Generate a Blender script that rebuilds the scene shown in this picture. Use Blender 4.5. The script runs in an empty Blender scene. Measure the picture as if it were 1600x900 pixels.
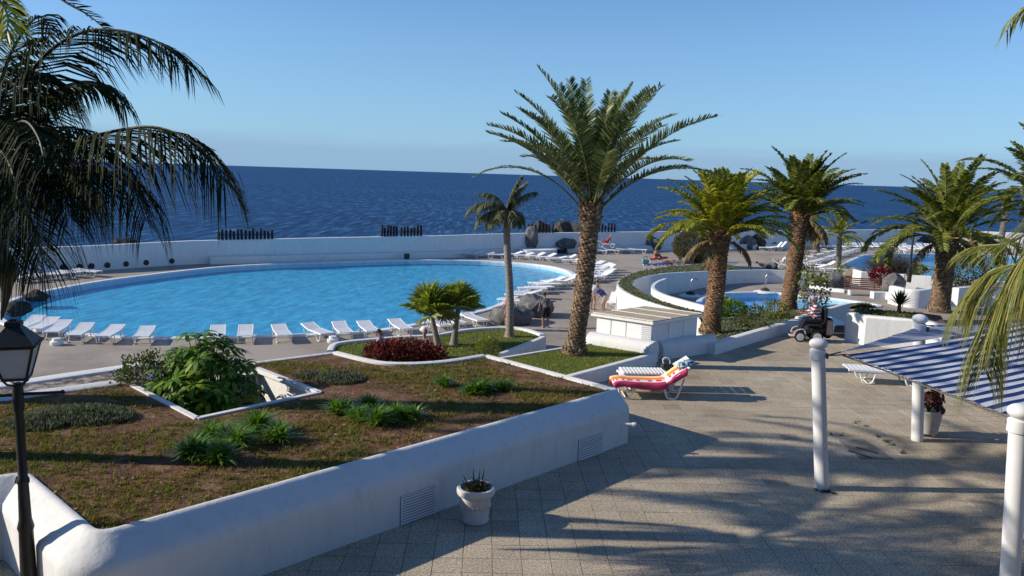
import bpy, bmesh, math, random
from mathutils import Vector, Matrix, noise as mnoise, geometry as mgeo
import numpy as np

random.seed(7)
S = bpy.context.scene
COL = S.collection
R = math.radians

# ------------------------------------------------------------------ camera
CAM_H = 5.2
FPX = 1240.0                      # focal length in pixels of the 1600 px wide photograph
ROLL = math.atan(0.0314)
PITCH = math.atan((450 - 272.1) * math.cos(ROLL) / FPX)
cam_d = bpy.data.cameras.new('camera')
cam_d.sensor_width = 36.0
cam_d.lens = 36.0 * FPX / 1600.0
cam_d.clip_start = 0.05
cam_d.clip_end = 60000
cam = bpy.data.objects.new('camera', cam_d)
COL.objects.link(cam)
cam.matrix_world = (Matrix.Translation((0, 0, CAM_H)) @ Matrix.Rotation(R(90) - PITCH, 4, 'X') @ Matrix.Rotation(ROLL, 4, 'Z'))
S.camera = cam
S.render.resolution_x, S.render.resolution_y = 1024, 576

# ------------------------------------------------------------------ light
SUN_EL = R(25.3)
SUN_AZ = Vector((-2.216, -0.094, 0)).normalized()        # horizontal direction towards the sun
SUN_VEC = Vector((SUN_AZ.x * math.cos(SUN_EL), SUN_AZ.y * math.cos(SUN_EL), math.sin(SUN_EL)))
world = bpy.data.worlds.new('World')
S.world = world
world.use_nodes = True
nt = world.node_tree
nt.nodes.clear()
wo = nt.nodes.new('ShaderNodeOutputWorld')
bg = nt.nodes.new('ShaderNodeBackground')
sky = nt.nodes.new('ShaderNodeTexSky')
sky.sky_type = 'NISHITA'
sky.sun_disc = False
sky.sun_elevation = SUN_EL
sky.sun_rotation = math.atan2(SUN_AZ.x, SUN_AZ.y)
sky.air_density = 1.0
sky.dust_density = 0.15
sky.ozone_density = 2.0
sky.altitude = 0
bg.inputs['Strength'].default_value = 0.09
# a low bank of distant grey-blue cloud lies on the horizon all the way round
tc = nt.nodes.new('ShaderNodeTexCoord')
sep = nt.nodes.new('ShaderNodeSeparateXYZ')
nt.links.new(tc.outputs['Generated'], sep.inputs[0])
mp = nt.nodes.new('ShaderNodeMapping')
mp.inputs['Scale'].default_value = (3.0, 3.0, 26.0)
nt.links.new(tc.outputs['Generated'], mp.inputs['Vector'])
nz = nt.nodes.new('ShaderNodeTexNoise')
nz.inputs['Scale'].default_value = 1.6
nz.inputs['Detail'].default_value = 6
nt.links.new(mp.outputs['Vector'], nz.inputs['Vector'])
ma = nt.nodes.new('ShaderNodeMath'); ma.operation = 'MULTIPLY_ADD'
nt.links.new(nz.outputs['Fac'], ma.inputs[0])
ma.inputs[1].default_value = 0.03
nt.links.new(sep.outputs['Z'], ma.inputs[2])
cr = nt.nodes.new('ShaderNodeValToRGB')
cr.color_ramp.elements[0].position = 0.040
cr.color_ramp.elements[0].color = (0.62, 0.62, 0.62, 1)
cr.color_ramp.elements[1].position = 0.056
cr.color_ramp.elements[1].color = (0, 0, 0, 1)
nt.links.new(ma.outputs[0], cr.inputs[0])
mx = nt.nodes.new('ShaderNodeMix'); mx.data_type = 'RGBA'
nt.links.new(cr.outputs['Color'], mx.inputs['Factor'])
tint = nt.nodes.new('ShaderNodeMix'); tint.data_type = 'RGBA'; tint.blend_type = 'MULTIPLY'
tint.inputs['Factor'].default_value = 1.0
tint.inputs['B'].default_value = (0.74, 1.02, 1.38, 1)
nt.links.new(sky.outputs['Color'], tint.inputs['A'])
hz_r = nt.nodes.new('ShaderNodeMapRange')          # sea haze thickening towards the horizon
hz_r.inputs['From Min'].default_value = 0.0; hz_r.inputs['From Max'].default_value = 0.26
hz_r.inputs['To Min'].default_value = 0.72; hz_r.inputs['To Max'].default_value = 0.0
nt.links.new(sep.outputs['Z'], hz_r.inputs['Value'])
hz_m = nt.nodes.new('ShaderNodeMix'); hz_m.data_type = 'RGBA'
nt.links.new(hz_r.outputs['Result'], hz_m.inputs['Factor'])
nt.links.new(tint.outputs['Result'], hz_m.inputs['A'])
hz_m.inputs['B'].default_value = (2.55, 4.75, 7.3, 1)
nt.links.new(hz_m.outputs['Result'], mx.inputs['A'])
mx.inputs['B'].default_value = (2.5, 3.95, 5.9, 1)
nt.links.new(mx.outputs['Result'], bg.inputs['Color'])
nt.links.new(bg.outputs[0], wo.inputs[0])

sun_d = bpy.data.lights.new('sun', 'SUN')
sun_d.energy = 5.0
sun_d.angle = R(0.55)
sun_d.color = (1.0, 0.90, 0.75)
sun = bpy.data.objects.new('sun', sun_d)
COL.objects.link(sun)
sun.rotation_euler = SUN_VEC.to_track_quat('Z', 'Y').to_euler()
sun.location = (-30, 0, 30)

S.view_settings.view_transform = 'Standard'
S.view_settings.look = 'None'
S.view_settings.gamma = 1
S.view_settings.use_curve_mapping = False
S.view_settings.exposure = 0.26
S.render.engine = 'CYCLES'

# ------------------------------------------------------------------ pixel <-> place
def ray(x, y):
    dx, dy = x - 800, y - 450
    u = dx * math.cos(ROLL) + dy * math.sin(ROLL)
    v = -dx * math.sin(ROLL) + dy * math.cos(ROLL)
    return Vector((u, FPX * math.cos(PITCH) - v * math.sin(PITCH), -FPX * math.sin(PITCH) - v * math.cos(PITCH))) / FPX
def at(x, y, z=0.0):
    """the point of height z seen at pixel (x, y) of the photograph"""
    d = ray(x, y); t = (z - CAM_H) / d.z
    return Vector((d.x * t, d.y * t, z))
def atY(x, y, Y):
    """the point at distance Y seen at pixel (x, y)"""
    d = ray(x, y); t = Y / d.y
    return Vector((d.x * t, Y, CAM_H + d.z * t))

# ------------------------------------------------------------------ mesh helpers
class MB:
    def __init__(self): self.v = []; self.f = []; self.m = []; self.cur = 0
    def add(self, vs, fs):
        o = len(self.v); self.v.extend([tuple(p) for p in vs])
        for f in fs: self.f.append([i + o for i in f]); self.m.append(self.cur)
        return self
    def box(self, c, s, rz=0, mat=None, taper=1.0):
        hx, hy, hz = s[0] / 2, s[1] / 2, s[2] / 2
        M = mat if mat is not None else Matrix.Rotation(rz, 3, 'Z')
        vs = []
        for z, k in ((-hz, 1), (hz, taper)):
            for x, y in ((-hx, -hy), (hx, -hy), (hx, hy), (-hx, hy)):
                vs.append(Vector(c) + M @ Vector((x * k, y * k, z)))
        return self.add(vs, [(3, 2, 1, 0), (4, 5, 6, 7), (0, 1, 5, 4), (1, 2, 6, 5), (2, 3, 7, 6), (3, 0, 4, 7)])
    def bbox(self, c, s, b=0.01, rz=0):
        """a box with chamfered edges"""
        M = Matrix.Rotation(rz, 3, 'Z'); c = Vector(c)
        h = [k / 2 for k in s]; b = min(b, min(h) * 0.9)
        vs = []; idx = {}
        for sx in (-1, 1):
            for sy in (-1, 1):
                for sz in (-1, 1):
                    for a in range(3):
                        p = [sx * (h[0] - b), sy * (h[1] - b), sz * (h[2] - b)]
                        p[a] = (sx, sy, sz)[a] * h[a]
                        idx[(sx, sy, sz, a)] = len(vs); vs.append(c + M @ Vector(p))
        fs = []
        for a in range(3):
            o1, o2 = (a + 1) % 3, (a + 2) % 3
            for s_ in (-1, 1):
                q = []
                for t1, t2 in ((-1, -1), (1, -1), (1, 1), (-1, 1)):
                    k = [0, 0, 0]; k[a] = s_; k[o1] = t1; k[o2] = t2
                    q.append(idx[(k[0], k[1], k[2], a)])
                fs.append(q if s_ > 0 else q[::-1])
        for a in range(3):
            o1, o2 = (a + 1) % 3, (a + 2) % 3
            for t1 in (-1, 1):
                for t2 in (-1, 1):
                    k0 = [0, 0, 0]; k1 = [0, 0, 0]
                    k0[a] = -1; k1[a] = 1
                    for k in (k0, k1): k[o1] = t1; k[o2] = t2
                    q = [idx[(*k0, o1)], idx[(*k1, o1)], idx[(*k1, o2)], idx[(*k0, o2)]]
                    fs.append(q if t1 * t2 > 0 else q[::-1])
        for sx in (-1, 1):
            for sy in (-1, 1):
                for sz in (-1, 1):
                    q = [idx[(sx, sy, sz, a)] for a in range(3)]
                    fs.append(q if sx * sy * sz > 0 else q[::-1])
        return self.add(vs, fs)
    def tube(self, pts, rad, n=8, caps=True, flat=1.0):
        pts = [Vector(p) for p in pts]
        if not hasattr(rad, '__len__'): rad = [rad] * len(pts)
        vs = []; up = None
        for i, p in enumerate(pts):
            t = (pts[min(i + 1, len(pts) - 1)] - pts[max(i - 1, 0)])
            if t.length < 1e-9: t = Vector((0, 0, 1))
            t.normalize()
            if up is None:
                up = Vector((0, 0, 1)) if abs(t.z) < 0.9 else Vector((0, 1, 0))
            a = t.cross(up); a.normalize(); b = a.cross(t); up = b
            for k in range(n):
                th = 2 * math.pi * k / n
                vs.append(p + (a * math.cos(th) + b * math.sin(th) * flat) * rad[i])
        fs = []
        for i in range(len(pts) - 1):
            for k in range(n):
                k2 = (k + 1) % n
                fs.append((i * n + k, i * n + k2, (i + 1) * n + k2, (i + 1) * n + k))
        if caps:
            fs.append(tuple(range(n))[::-1]); fs.append(tuple((len(pts) - 1) * n + k for k in range(n)))
        return self.add(vs, fs)
    def lathe(self, prof, n=24, c=(0, 0, 0)):
        vs = []; fs = []
        for r, z in prof:
            for k in range(n):
                th = 2 * math.pi * k / n
                vs.append((c[0] + r * math.cos(th), c[1] + r * math.sin(th), c[2] + z))
        for i in range(len(prof) - 1):
            for k in range(n):
                k2 = (k + 1) % n
                fs.append((i * n + k, i * n + k2, (i + 1) * n + k2, (i + 1) * n + k))
        fs.append(tuple(range(n))[::-1]); fs.append(tuple((len(prof) - 1) * n + k for k in range(n)))
        return self.add(vs, fs)
    def prism(self, poly, z0, z1):
        n = len(poly)
        tri = mgeo.tessellate_polygon([[Vector((p[0], p[1], 0)) for p in poly]])
        vs = [(p[0], p[1], z0) for p in poly] + [(p[0], p[1], z1) for p in poly]
        fs = [(a + n, b + n, c + n) for a, b, c in tri] + [(c, b, a) for a, b, c in tri]
        fs += [(i, (i + 1) % n, (i + 1) % n + n, i + n) for i in range(n)]
        return self.add(vs, fs)
    def ell(self, c, r, nu=12, nv=8, M=None):
        vs = []; fs = []; c = Vector(c)
        for j in range(nv + 1):
            ph = math.pi * j / nv
            for i in range(nu):
                th = 2 * math.pi * i / nu
                p = Vector((r[0] * math.sin(ph) * math.cos(th), r[1] * math.sin(ph) * math.sin(th), -r[2] * math.cos(ph)))
                vs.append(c + (M @ p if M is not None else p))
        for j in range(nv):
            for i in range(nu):
                i2 = (i + 1) % nu
                fs.append((j * nu + i, j * nu + i2, (j + 1) * nu + i2, (j + 1) * nu + i))
        return self.add(vs, fs)
    def capsule(self, a, b, ra, rb, n=10):
        a = Vector(a); b = Vector(b); d = (b - a); L = max(d.length, 1e-4); d /= L
        pts = []; rr = []
        for k in (-0.98, -0.7, -0.35): pts.append(a + d * ra * k); rr.append(ra * math.sqrt(1 - k * k))
        pts.append(a); rr.append(ra); pts.append(b); rr.append(rb)
        for k in (0.35, 0.7, 0.98): pts.append(b + d * rb * k); rr.append(rb * math.sqrt(1 - k * k))
        return self.tube(pts, rr, n)
    def sweep(self, pts, prof, closed=False, dz=None, caps=True):
        """prof: (offset to the right of travel, height) pairs swept along pts with mitred corners"""
        pts = [Vector(p) for p in pts]; n = len(pts); k = len(prof); vs = []
        for i, p in enumerate(pts):
            a = pts[i - 1] if (i > 0 or closed) else None
            b = pts[(i + 1) % n] if (i < n - 1 or closed) else None
            d1 = (p - a).xy.normalized() if a is not None else None
            d2 = (b - p).xy.normalized() if b is not None else None
            if d1 is None: d1 = d2
            if d2 is None: d2 = d1
            n1 = Vector((d1.y, -d1.x)); n2 = Vector((d2.y, -d2.x))
            m = (n1 + n2); m = m.normalized() if m.length > 1e-6 else n1
            sc = 1.0 / max(0.35, m.dot(n1))
            for o, z in prof:
                vs.append((p.x + m.x * o * sc, p.y + m.y * o * sc, p.z + z))
        fs = []
        for i in range(n if closed else n - 1):
            j = (i + 1) % n
            for q in range(k - 1):
                fs.append((i * k + q, i * k + q + 1, j * k + q + 1, j * k + q))
        if caps and not closed:
            fs.append(tuple(range(k))[::-1]); fs.append(tuple((n - 1) * k + q for q in range(k)))
        return self.add(vs, fs)
    def mesh(self, name, mats, smooth=False, fixn=False):
        me = bpy.data.meshes.new(name)
        me.from_pydata(self.v, [], self.f)
        if not isinstance(mats, (list, tuple)): mats = [mats]
        for m in mats: me.materials.append(m)
        if len(mats) > 1: me.polygons.foreach_set('material_index', self.m)
        if fixn:
            bm = bmesh.new(); bm.from_mesh(me)
            bmesh.ops.recalc_face_normals(bm, faces=bm.faces); bm.to_mesh(me); bm.free()
        if smooth:
            me.polygons.foreach_set('use_smooth', [True] * len(me.polygons))
            if smooth != 'all': me.set_sharp_from_angle(angle=R(smooth if smooth is not True else 40))
        me.update()
        return me
    def build(self, name, mats, parent=None, smooth=False, fixn=False, **tags):
        return link(name, self.mesh(name, mats, smooth, fixn), parent, **tags)

def link(name, me, parent=None, loc=None, rot=None, **tags):
    o = bpy.data.objects.new(name, me); COL.objects.link(o)
    if parent is not None: o.parent = parent
    if loc is not None: o.location = loc
    if rot is not None: o.rotation_euler = rot
    tag(o, **tags)
    return o
def tag(o, label=None, cat=None, group=None, kind=None):
    if label: o['label'] = label
    if cat: o['category'] = cat
    if group: o['group'] = group
    if kind: o['kind'] = kind
    return o
def thing(name, loc, label, cat, rz=0, group=None):
    o = bpy.data.objects.new(name, None); COL.objects.link(o)
    o.empty_display_size = 0.2
    o.location = loc; o.rotation_euler = (0, 0, rz)
    return tag(o, label, cat, group)
def copy_tree(o, parent=None):
    c = o.copy(); COL.objects.link(c); c.parent = parent
    for ch in list(o.children): copy_tree(ch, c)
    return c
def catmull(pts, n=8, closed=False):
    pts = [Vector(p) for p in pts]; out = []; N = len(pts)
    for i in range(N if closed else N - 1):
        if closed: p0, p1, p2, p3 = pts[i - 1], pts[i], pts[(i + 1) % N], pts[(i + 2) % N]
        else: p0, p1, p2, p3 = pts[max(i - 1, 0)], pts[i], pts[i + 1], pts[min(i + 2, N - 1)]
        for k in range(n):
            t = k / n
            out.append(0.5 * ((2 * p1) + (p2 - p0) * t + (2 * p0 - 5 * p1 + 4 * p2 - p3) * t * t + (3 * p1 - p0 - 3 * p2 + p3) * t ** 3))
    if not closed: out.append(pts[-1])
    return out
def inside(p, poly):
    x, y = p[0], p[1]; c = False; n = len(poly); j = n - 1
    for i in range(n):
        xi, yi = poly[i][0], poly[i][1]; xj, yj = poly[j][0], poly[j][1]
        if (yi > y) != (yj > y) and x < (xj - xi) * (y - yi) / (yj - yi) + xi: c = not c
        j = i
    return c

# ------------------------------------------------------------------ materials
def srgb(r, g, b):
    return tuple(((c / 255) / 12.92 if c / 255 <= 0.04045 else ((c / 255 + 0.055) / 1.055) ** 2.4) for c in (r, g, b)) + (1,)
def c4(c): return tuple(c) + (1,) if len(c) == 3 else tuple(c)
def new_mat(name):
    m = bpy.data.materials.new(name); m.use_nodes = True
    t = m.node_tree; b = t.nodes['Principled BSDF']
    return m, t, b
def N(t, kind, **ins):
    n = t.nodes.new(kind)
    for k, v in ins.items():
        key = k.replace('_', ' ')
        if key in n.inputs: n.inputs[key].default_value = v
        else: setattr(n, k, v)
    return n
def ramp(t, src, stops):
    r = t.nodes.new('ShaderNodeValToRGB'); e = r.color_ramp.elements
    while len(e) < len(stops): e.new(0.5)
    for i, (p, c) in enumerate(stops): e[i].position = p; e[i].color = c4(c)
    t.links.new(src, r.inputs[0]); return r.outputs['Color']
def noise_fac(t, scale, detail=4, rough=0.6, coord='Object', stretch=None):
    tc = t.nodes.new('ShaderNodeTexCoord'); src = tc.outputs[coord]
    if stretch:
        mpn = t.nodes.new('ShaderNodeMapping'); mpn.inputs['Scale'].default_value = stretch
        t.links.new(src, mpn.inputs[0]); src = mpn.outputs[0]
    n = N(t, 'ShaderNodeTexNoise', Scale=scale, Detail=detail, Roughness=rough)
    t.links.new(src, n.inputs['Vector']); return n.outputs['Fac']
def bump(t, b, src, strength=0.3, dist=0.01):
    bn = N(t, 'ShaderNodeBump', Strength=strength, Distance=dist)
    t.links.new(src, bn.inputs['Height']); t.links.new(bn.outputs[0], b.inputs['Normal']); return bn
def mat_noise(name, stops, scale=3, detail=5, rough=0.8, bscale=None, bstr=0.3, bdist=0.01, spec=0.3, stretch=None, metallic=0):
    m, t, b = new_mat(name)
    f = noise_fac(t, scale, detail, stretch=stretch)
    t.links.new(ramp(t, f, stops), b.inputs['Base Color'])
    b.inputs['Roughness'].default_value = rough
    b.inputs['Specular IOR Level'].default_value = spec
    b.inputs['Metallic'].default_value = metallic
    if bscale: bump(t, b, noise_fac(t, bscale, 5), bstr, bdist)
    return m
def mat_leaf(name, cols, rough=0.45, trans=0.3, spec=0.4, tint=None):
    """leaf material: every leaf (mesh island) has its own shade of the list"""
    m, t, b = new_mat(name)
    g = t.nodes.new('ShaderNodeNewGeometry')
    k = len(cols)
    col = ramp(t, g.outputs['Random Per Island'], [(i / max(1, k - 1), c) for i, c in enumerate(cols)])
    t.links.new(col, b.inputs['Base Color'])
    b.inputs['Roughness'].default_value = rough
    b.inputs['Specular IOR Level'].default_value = spec
    tr = t.nodes.new('ShaderNodeBsdfTranslucent')
    hs = N(t, 'ShaderNodeHueSaturation', Saturation=1.1, Value=1.5)
    t.links.new(col, hs.inputs['Color']); t.links.new(hs.outputs[0], tr.inputs['Color'])
    ms = t.nodes.new('ShaderNodeMixShader'); ms.inputs[0].default_value = trans
    t.links.new(b.outputs[0], ms.inputs[1]); t.links.new(tr.outputs[0], ms.inputs[2])
    t.links.new(ms.outputs[0], t.nodes['Material Output'].inputs['Surface'])
    return m

def mat_white(name, base=(0.71, 0.71, 0.70), dirt=(0.50, 0.48, 0.43), bstr=0.45):
    m, t, b = new_mat(name)
    f = noise_fac(t, 0.9, 8, 0.65)
    f2 = noise_fac(t, 6.0, 6, 0.7, stretch=(1, 1, 0.25))
    c1 = ramp(t, f, [(0.30, tuple(x * 0.93 for x in base)), (0.62, base)])
    c2 = ramp(t, f2, [(0.50, (1, 1, 1)), (0.74, tuple(d / q for d, q in zip(dirt, base)))])
    mm = t.nodes.new('ShaderNodeMix'); mm.data_type = 'RGBA'; mm.blend_type = 'MULTIPLY'
    mm.inputs['Factor'].default_value = 0.45
    t.links.new(c1, mm.inputs['A']); t.links.new(c2, mm.inputs['B'])
    t.links.new(mm.outputs['Result'], b.inputs['Base Color'])
    b.inputs['Roughness'].default_value = 0.75
    b.inputs['Specular IOR Level'].default_value = 0.25
    bump(t, b, noise_fac(t, 9, 6), bstr, 0.02)
    return m
M_WALL = mat_white('white_render')
M_WALL2 = mat_white('white_paint_smooth', (0.78, 0.78, 0.77), (0.6, 0.58, 0.54), 0.1)
M_PLASTIC = mat_noise('white_plastic', [(0.3, (0.70, 0.71, 0.71)), (0.7, (0.80, 0.80, 0.79))], 4, rough=0.4, spec=0.45)
M_BLACK = mat_noise('black_iron', [(0.3, (0.010, 0.010, 0.011)), (0.7, (0.02, 0.02, 0.02))], 20, rough=0.5, bscale=40, bstr=0.2, spec=0.4)
# ================================================================== the setting
DECK = -2.2
def mat_paving(name, base, dark, light, speck=0.5):
    m, t, b = new_mat(name)
    g = t.nodes.new('ShaderNodeNewGeometry')
    tone = ramp(t, g.outputs['Random Per Island'], [(0, tuple(x * 0.72 for x in base)), (0.04, tuple(x * 0.93 for x in base)), (1, tuple(x * 1.06 for x in base))])
    big = ramp(t, noise_fac(t, 0.35, 6, 0.65, coord='Object'), [(0.32, (0.70, 0.68, 0.66)), (0.58, (1.0, 1.0, 1.0))])
    m1 = N(t, 'ShaderNodeMix', data_type='RGBA', blend_type='MULTIPLY'); m1.inputs['Factor'].default_value = 1
    t.links.new(tone, m1.inputs['A']); t.links.new(big, m1.inputs['B'])
    sp = ramp(t, noise_fac(t, 34, 4, 0.9), [(0.38, dark), (0.5, (0.5, 0.5, 0.5)), (0.62, light)])
    m2 = N(t, 'ShaderNodeMix', data_type='RGBA', blend_type='OVERLAY'); m2.inputs['Factor'].default_value = speck
    t.links.new(m1.outputs['Result'], m2.inputs['A']); t.links.new(sp, m2.inputs['B'])
    t.links.new(m2.outputs['Result'], b.inputs['Base Color'])
    b.inputs['Roughness'].default_value = 0.85
    b.inputs['Specular IOR Level'].default_value = 0.2
    bump(t, b, noise_fac(t, 60, 3, 0.8), 0.6, 0.008)
    return m
M_TILE = mat_paving('exposed_aggregate_paving', (0.43, 0.37, 0.282), (0.12, 0.11, 0.1), (0.92, 0.9, 0.86), 0.8)
M_JOINT = mat_noise('paving_joint', [(0.3, (0.05, 0.043, 0.036)), (0.7, (0.10, 0.085, 0.07))], 8, rough=0.95)
M_DECK = mat_paving('pool_deck_paving', (0.36, 0.315, 0.265), (0.25, 0.25, 0.25), (0.75, 0.74, 0.72), 0.6)
M_SOIL = mat_noise('dry_red_soil', [(0.28, (0.06, 0.028, 0.016)), (0.5, (0.14, 0.068, 0.036)), (0.72, (0.23, 0.14, 0.08))], 2.2, 8, rough=0.95, bscale=14, bstr=0.9, bdist=0.05)
M_TURF = mat_noise('turf_base', [(0.3, (0.035, 0.055, 0.014)), (0.7, (0.08, 0.11, 0.025))], 5, 6, rough=0.95, bscale=30, bstr=0.8, bdist=0.03)

# --- outlines shared by the pieces of the setting
soil_px = [(152, 838), (957, 612), (757, 558), (715, 565), (680, 569), (640, 571), (600, 570), (570, 565), (545, 559), (522, 553), (398, 569), (185, 602), (75, 617), (0, 628), (-260, 668), (-260, 783), (41, 742)]
SOIL_Z = 0.97
soil = [at(x, y, SOIL_Z) for x, y in soil_px]
well_px = [(207, 603), (308, 655), (500, 614), (402, 576)]
well = [at(x, y, SOIL_Z) for x, y in well_px]

# --- sea, sky is the world
seam, t, b = new_mat('sea_water')
co = t.nodes.new('ShaderNodeTexCoord')
def sea_noise(scale, stretch, detail=6):
    mpn = N(t, 'ShaderNodeMapping'); mpn.inputs['Scale'].default_value = stretch
    t.links.new(co.outputs['Object'], mpn.inputs[0])
    n_ = N(t, 'ShaderNodeTexNoise', Scale=scale, Detail=detail, Roughness=0.65)
    t.links.new(mpn.outputs[0], n_.inputs['Vector']); return n_.outputs['Fac']
s1 = sea_noise(0.55, (1.0, 0.13, 1), 7); s2 = sea_noise(0.012, (0.5, 1, 1), 5)
col = ramp(t, s1, [(0.36, (0.0015, 0.014, 0.055)), (0.48, (0.004, 0.040, 0.135)), (0.58, (0.016, 0.088, 0.22)), (0.70, (0.10, 0.22, 0.36))])
c2 = ramp(t, s2, [(0.35, (0.8, 0.8, 0.85)), (0.65, (1.15, 1.15, 1.1))])
m1 = N(t, 'ShaderNodeMix', data_type='RGBA', blend_type='MULTIPLY'); m1.inputs['Factor'].default_value = 1
t.links.new(col, m1.inputs['A']); t.links.new(c2, m1.inputs['B'])
t.links.new(m1.outputs['Result'], b.inputs['Base Color'])
b.inputs['Roughness'].default_value = 0.5
b.inputs['Specular IOR Level'].default_value = 0.12
bump(t, b, s1, 1.0, 2.2)
SEA_Z = -9.0
mb = MB()
mb.add([(-30000, 40, SEA_Z), (30000, 40, SEA_Z), (30000, 45000, SEA_Z), (-30000, 45000, SEA_Z)], [(0, 1, 2, 3)])
mb.build('sea', seam, kind='structure', label='dark blue rippled sea reaching to the horizon')

# --- sea wall line (base, on the deck)
sea_base = [(-420, 470), (-60, 438), (43, 428), (147, 423), (300, 413), (400, 410.6), (500, 407.5), (633, 404), (700, 402), (800, 396.5), (900, 394), (1000, 391.8), (1145, 389.5), (1300, 386.5), (1400, 384.5), (1470, 384)]
SW = [at(x, y, DECK) for x, y in sea_base]
SW_back = [at(1480, 383, DECK), at(1600, 389, DECK), at(1900, 405, DECK), at(2600, 440, DECK)]
# pool deck: one sheet from the terrace to the wall, with the pools cut out
pool_px = [(66, 458), (133, 445), (200, 435), (333, 419.5), (433, 413.5), (533, 410), (633, 407.3), (733, 408), (797, 411), (847, 415.5), (880, 422.5), (893, 431), (880, 437), (847, 445), (830, 450), (813, 457), (797, 466), (770, 480), (720, 493), (660, 505), (613, 513), (557, 520), (467, 523.5), (400, 525.5), (300, 528), (197, 527), (117, 520.5), (47, 513), (15, 505), (0, 493), (6, 478), (30, 468)]
pool = catmull([at(x, y, DECK) for x, y in pool_px], 4, True)
kid_px = [(1095, 478), (1105, 463), (1130, 459.5), (1200, 458), (1260, 463.5), (1310, 468.5), (1370, 478), (1335, 481), (1290, 482.5), (1230, 486), (1170, 491), (1120, 491)]
kid = catmull([at(x, y, DECK) for x, y in kid_px], 4, True)
rp_px = [(1307, 420), (1328, 409), (1350, 399.5), (1430, 397), (1560, 399), (1660, 404), (1660, 446), (1560, 440), (1430, 431), (1345, 424)]
rpool = [at(x, y, DECK) for x, y in rp_px]

def sheet(name, outer, holes, z, mat, **tags):
    loops = [[Vector((p.x, p.y, 0)) for p in outer]] + [[Vector((p.x, p.y, 0)) for p in h] for h in holes]
    tri = mgeo.tessellate_polygon(loops)
    vs = [(p.x, p.y, z) for l in loops for p in l]
    m = MB(); m.add(vs, tri)
    o = m.build(name, mat, fixn=False, **tags)
    me = o.data
    bm = bmesh.new(); bm.from_mesh(me)
    for f in bm.faces:
        f.normal_update()
        if f.normal.z < 0: f.normal_flip()
    bm.to_mesh(me); bm.free()
    return o
outer = [Vector((-60, 10, 0)), Vector((75, 10, 0))] + [p + Vector((0, 2.0, 0)) for p in reversed(SW_back)] + [p + Vector((0, 2.0, 0)) for p in reversed(SW)]
deck = sheet('pool_deck', outer, [pool, kid, rpool], DECK, M_DECK, kind='structure', label='grey paved deck around the swimming pools')

# rocky shore between the wall and the sea
M_ROCK = mat_noise('dark_lava_rock', [(0.3, (0.018, 0.017, 0.017)), (0.6, (0.06, 0.056, 0.052)), (0.8, (0.13, 0.12, 0.11))], 2.5, 8, rough=0.9, bscale=9, bstr=0.9, bdist=0.08)
M_ROCKG = mat_noise('grey_lava_boulder', [(0.3, (0.055, 0.055, 0.055)), (0.55, (0.13, 0.13, 0.13)), (0.8, (0.22, 0.215, 0.21))], 2.2, 8, rough=0.9, bscale=9, bstr=0.8, bdist=0.06)
M_ROCKB = mat_noise('brown_boulder', [(0.3, (0.10, 0.085, 0.065)), (0.55, (0.20, 0.17, 0.13)), (0.8, (0.30, 0.26, 0.2))], 2.2, 8, rough=0.9, bscale=9, bstr=0.8, bdist=0.06)
mb = MB()
line = SW + SW_back
prof = [(-1.0, -0.05), (-4.0, -2.0), (-9.0, -5.2), (-16, -8.5)]
pts = [Vector((p.x, p.y, DECK)) for p in line]
mb.sweep(pts, prof, caps=False)
mb.build('shore_slope', M_ROCK, kind='structure')

def wall(name, pts, prof, mat, parent=None, closed=False, smooth=35, **tags):
    m = MB(); m.sweep(pts, prof, closed); return m.build(name, mat, parent, smooth=smooth, fixn=True, **tags)
def rprof(t, h, r=0.06, z0=0.0, n=4, off=0.0):
    """a wall cross-section of thickness t with a rounded top"""
    p = [(off - t / 2, z0)]
    for k in range(n + 1):
        a = math.pi * (1 - k / n / 2)
        p.append((off - t / 2 + r + r * math.cos(a), h - r + r * math.sin(a)))
    for k in range(n + 1):
        a = math.pi / 2 * (1 - k / n)
        p.append((off + t / 2 - r + r * math.cos(a), h - r + r * math.sin(a)))
    p.append((off + t / 2, z0)); return p

# --- sea wall
sw_d = catmull(SW, 4)
for i, p in enumerate(sw_d): p.z = DECK
top_h = [1.68, 1.68, 1.68, 1.70, 1.75, 1.8, 1.85, 1.9, 1.92, 1.9, 1.93, 1.95, 2.0, 2.06, 2.06, 2.06]
mb = MB()
prof = rprof(0.5, 1.0, 0.1, -0.5, off=-0.25)
# swept with a height that changes along the wall
pts = sw_d
base = MB(); base.sweep(pts, prof)
k = len(prof); vs = []
for i in range(len(pts)):
    h = top_h[min(i // 4, len(top_h) - 1)]; h2 = top_h[min(i // 4 + 1, len(top_h) - 1)]; hh = h + (h2 - h) * (i % 4) / 4
    for q in range(k):
        x, y, z = base.v[i * k + q]
        zz = z - DECK
        vs.append((x, y, DECK + (zz + hh - 1.0 if zz > 0 else zz)))
base.v = vs
swt = thing('sea_wall', (0, 0, 0), 'long low white wall curving between the pool deck and the sea', 'wall')
base.build('wall_face', M_WALL, swt, smooth=35, fixn=True)
led = [p for i, p in enumerate(sw_d) if i >= 17]
wid = []
for i, p in enumerate(led):
    q = p.copy(); q.z = DECK; wid.append(q)
lm = MB(); lm.sweep(wid, [(0.02, -0.3), (0.02, 0.56), (0.5, 0.56), (0.52, 0.53), (0.52, -0.3)])
lm.build('ledge', M_WALL, swt, fixn=True)
# the sunlit return of the wall at the right
wall('sea_wall_return', catmull(SW_back, 3), rprof(0.5, 2.0, 0.1, -0.5, off=-0.25), M_WALL, label='sunlit white sea wall at the far right behind the second pool', cat='wall')

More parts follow.
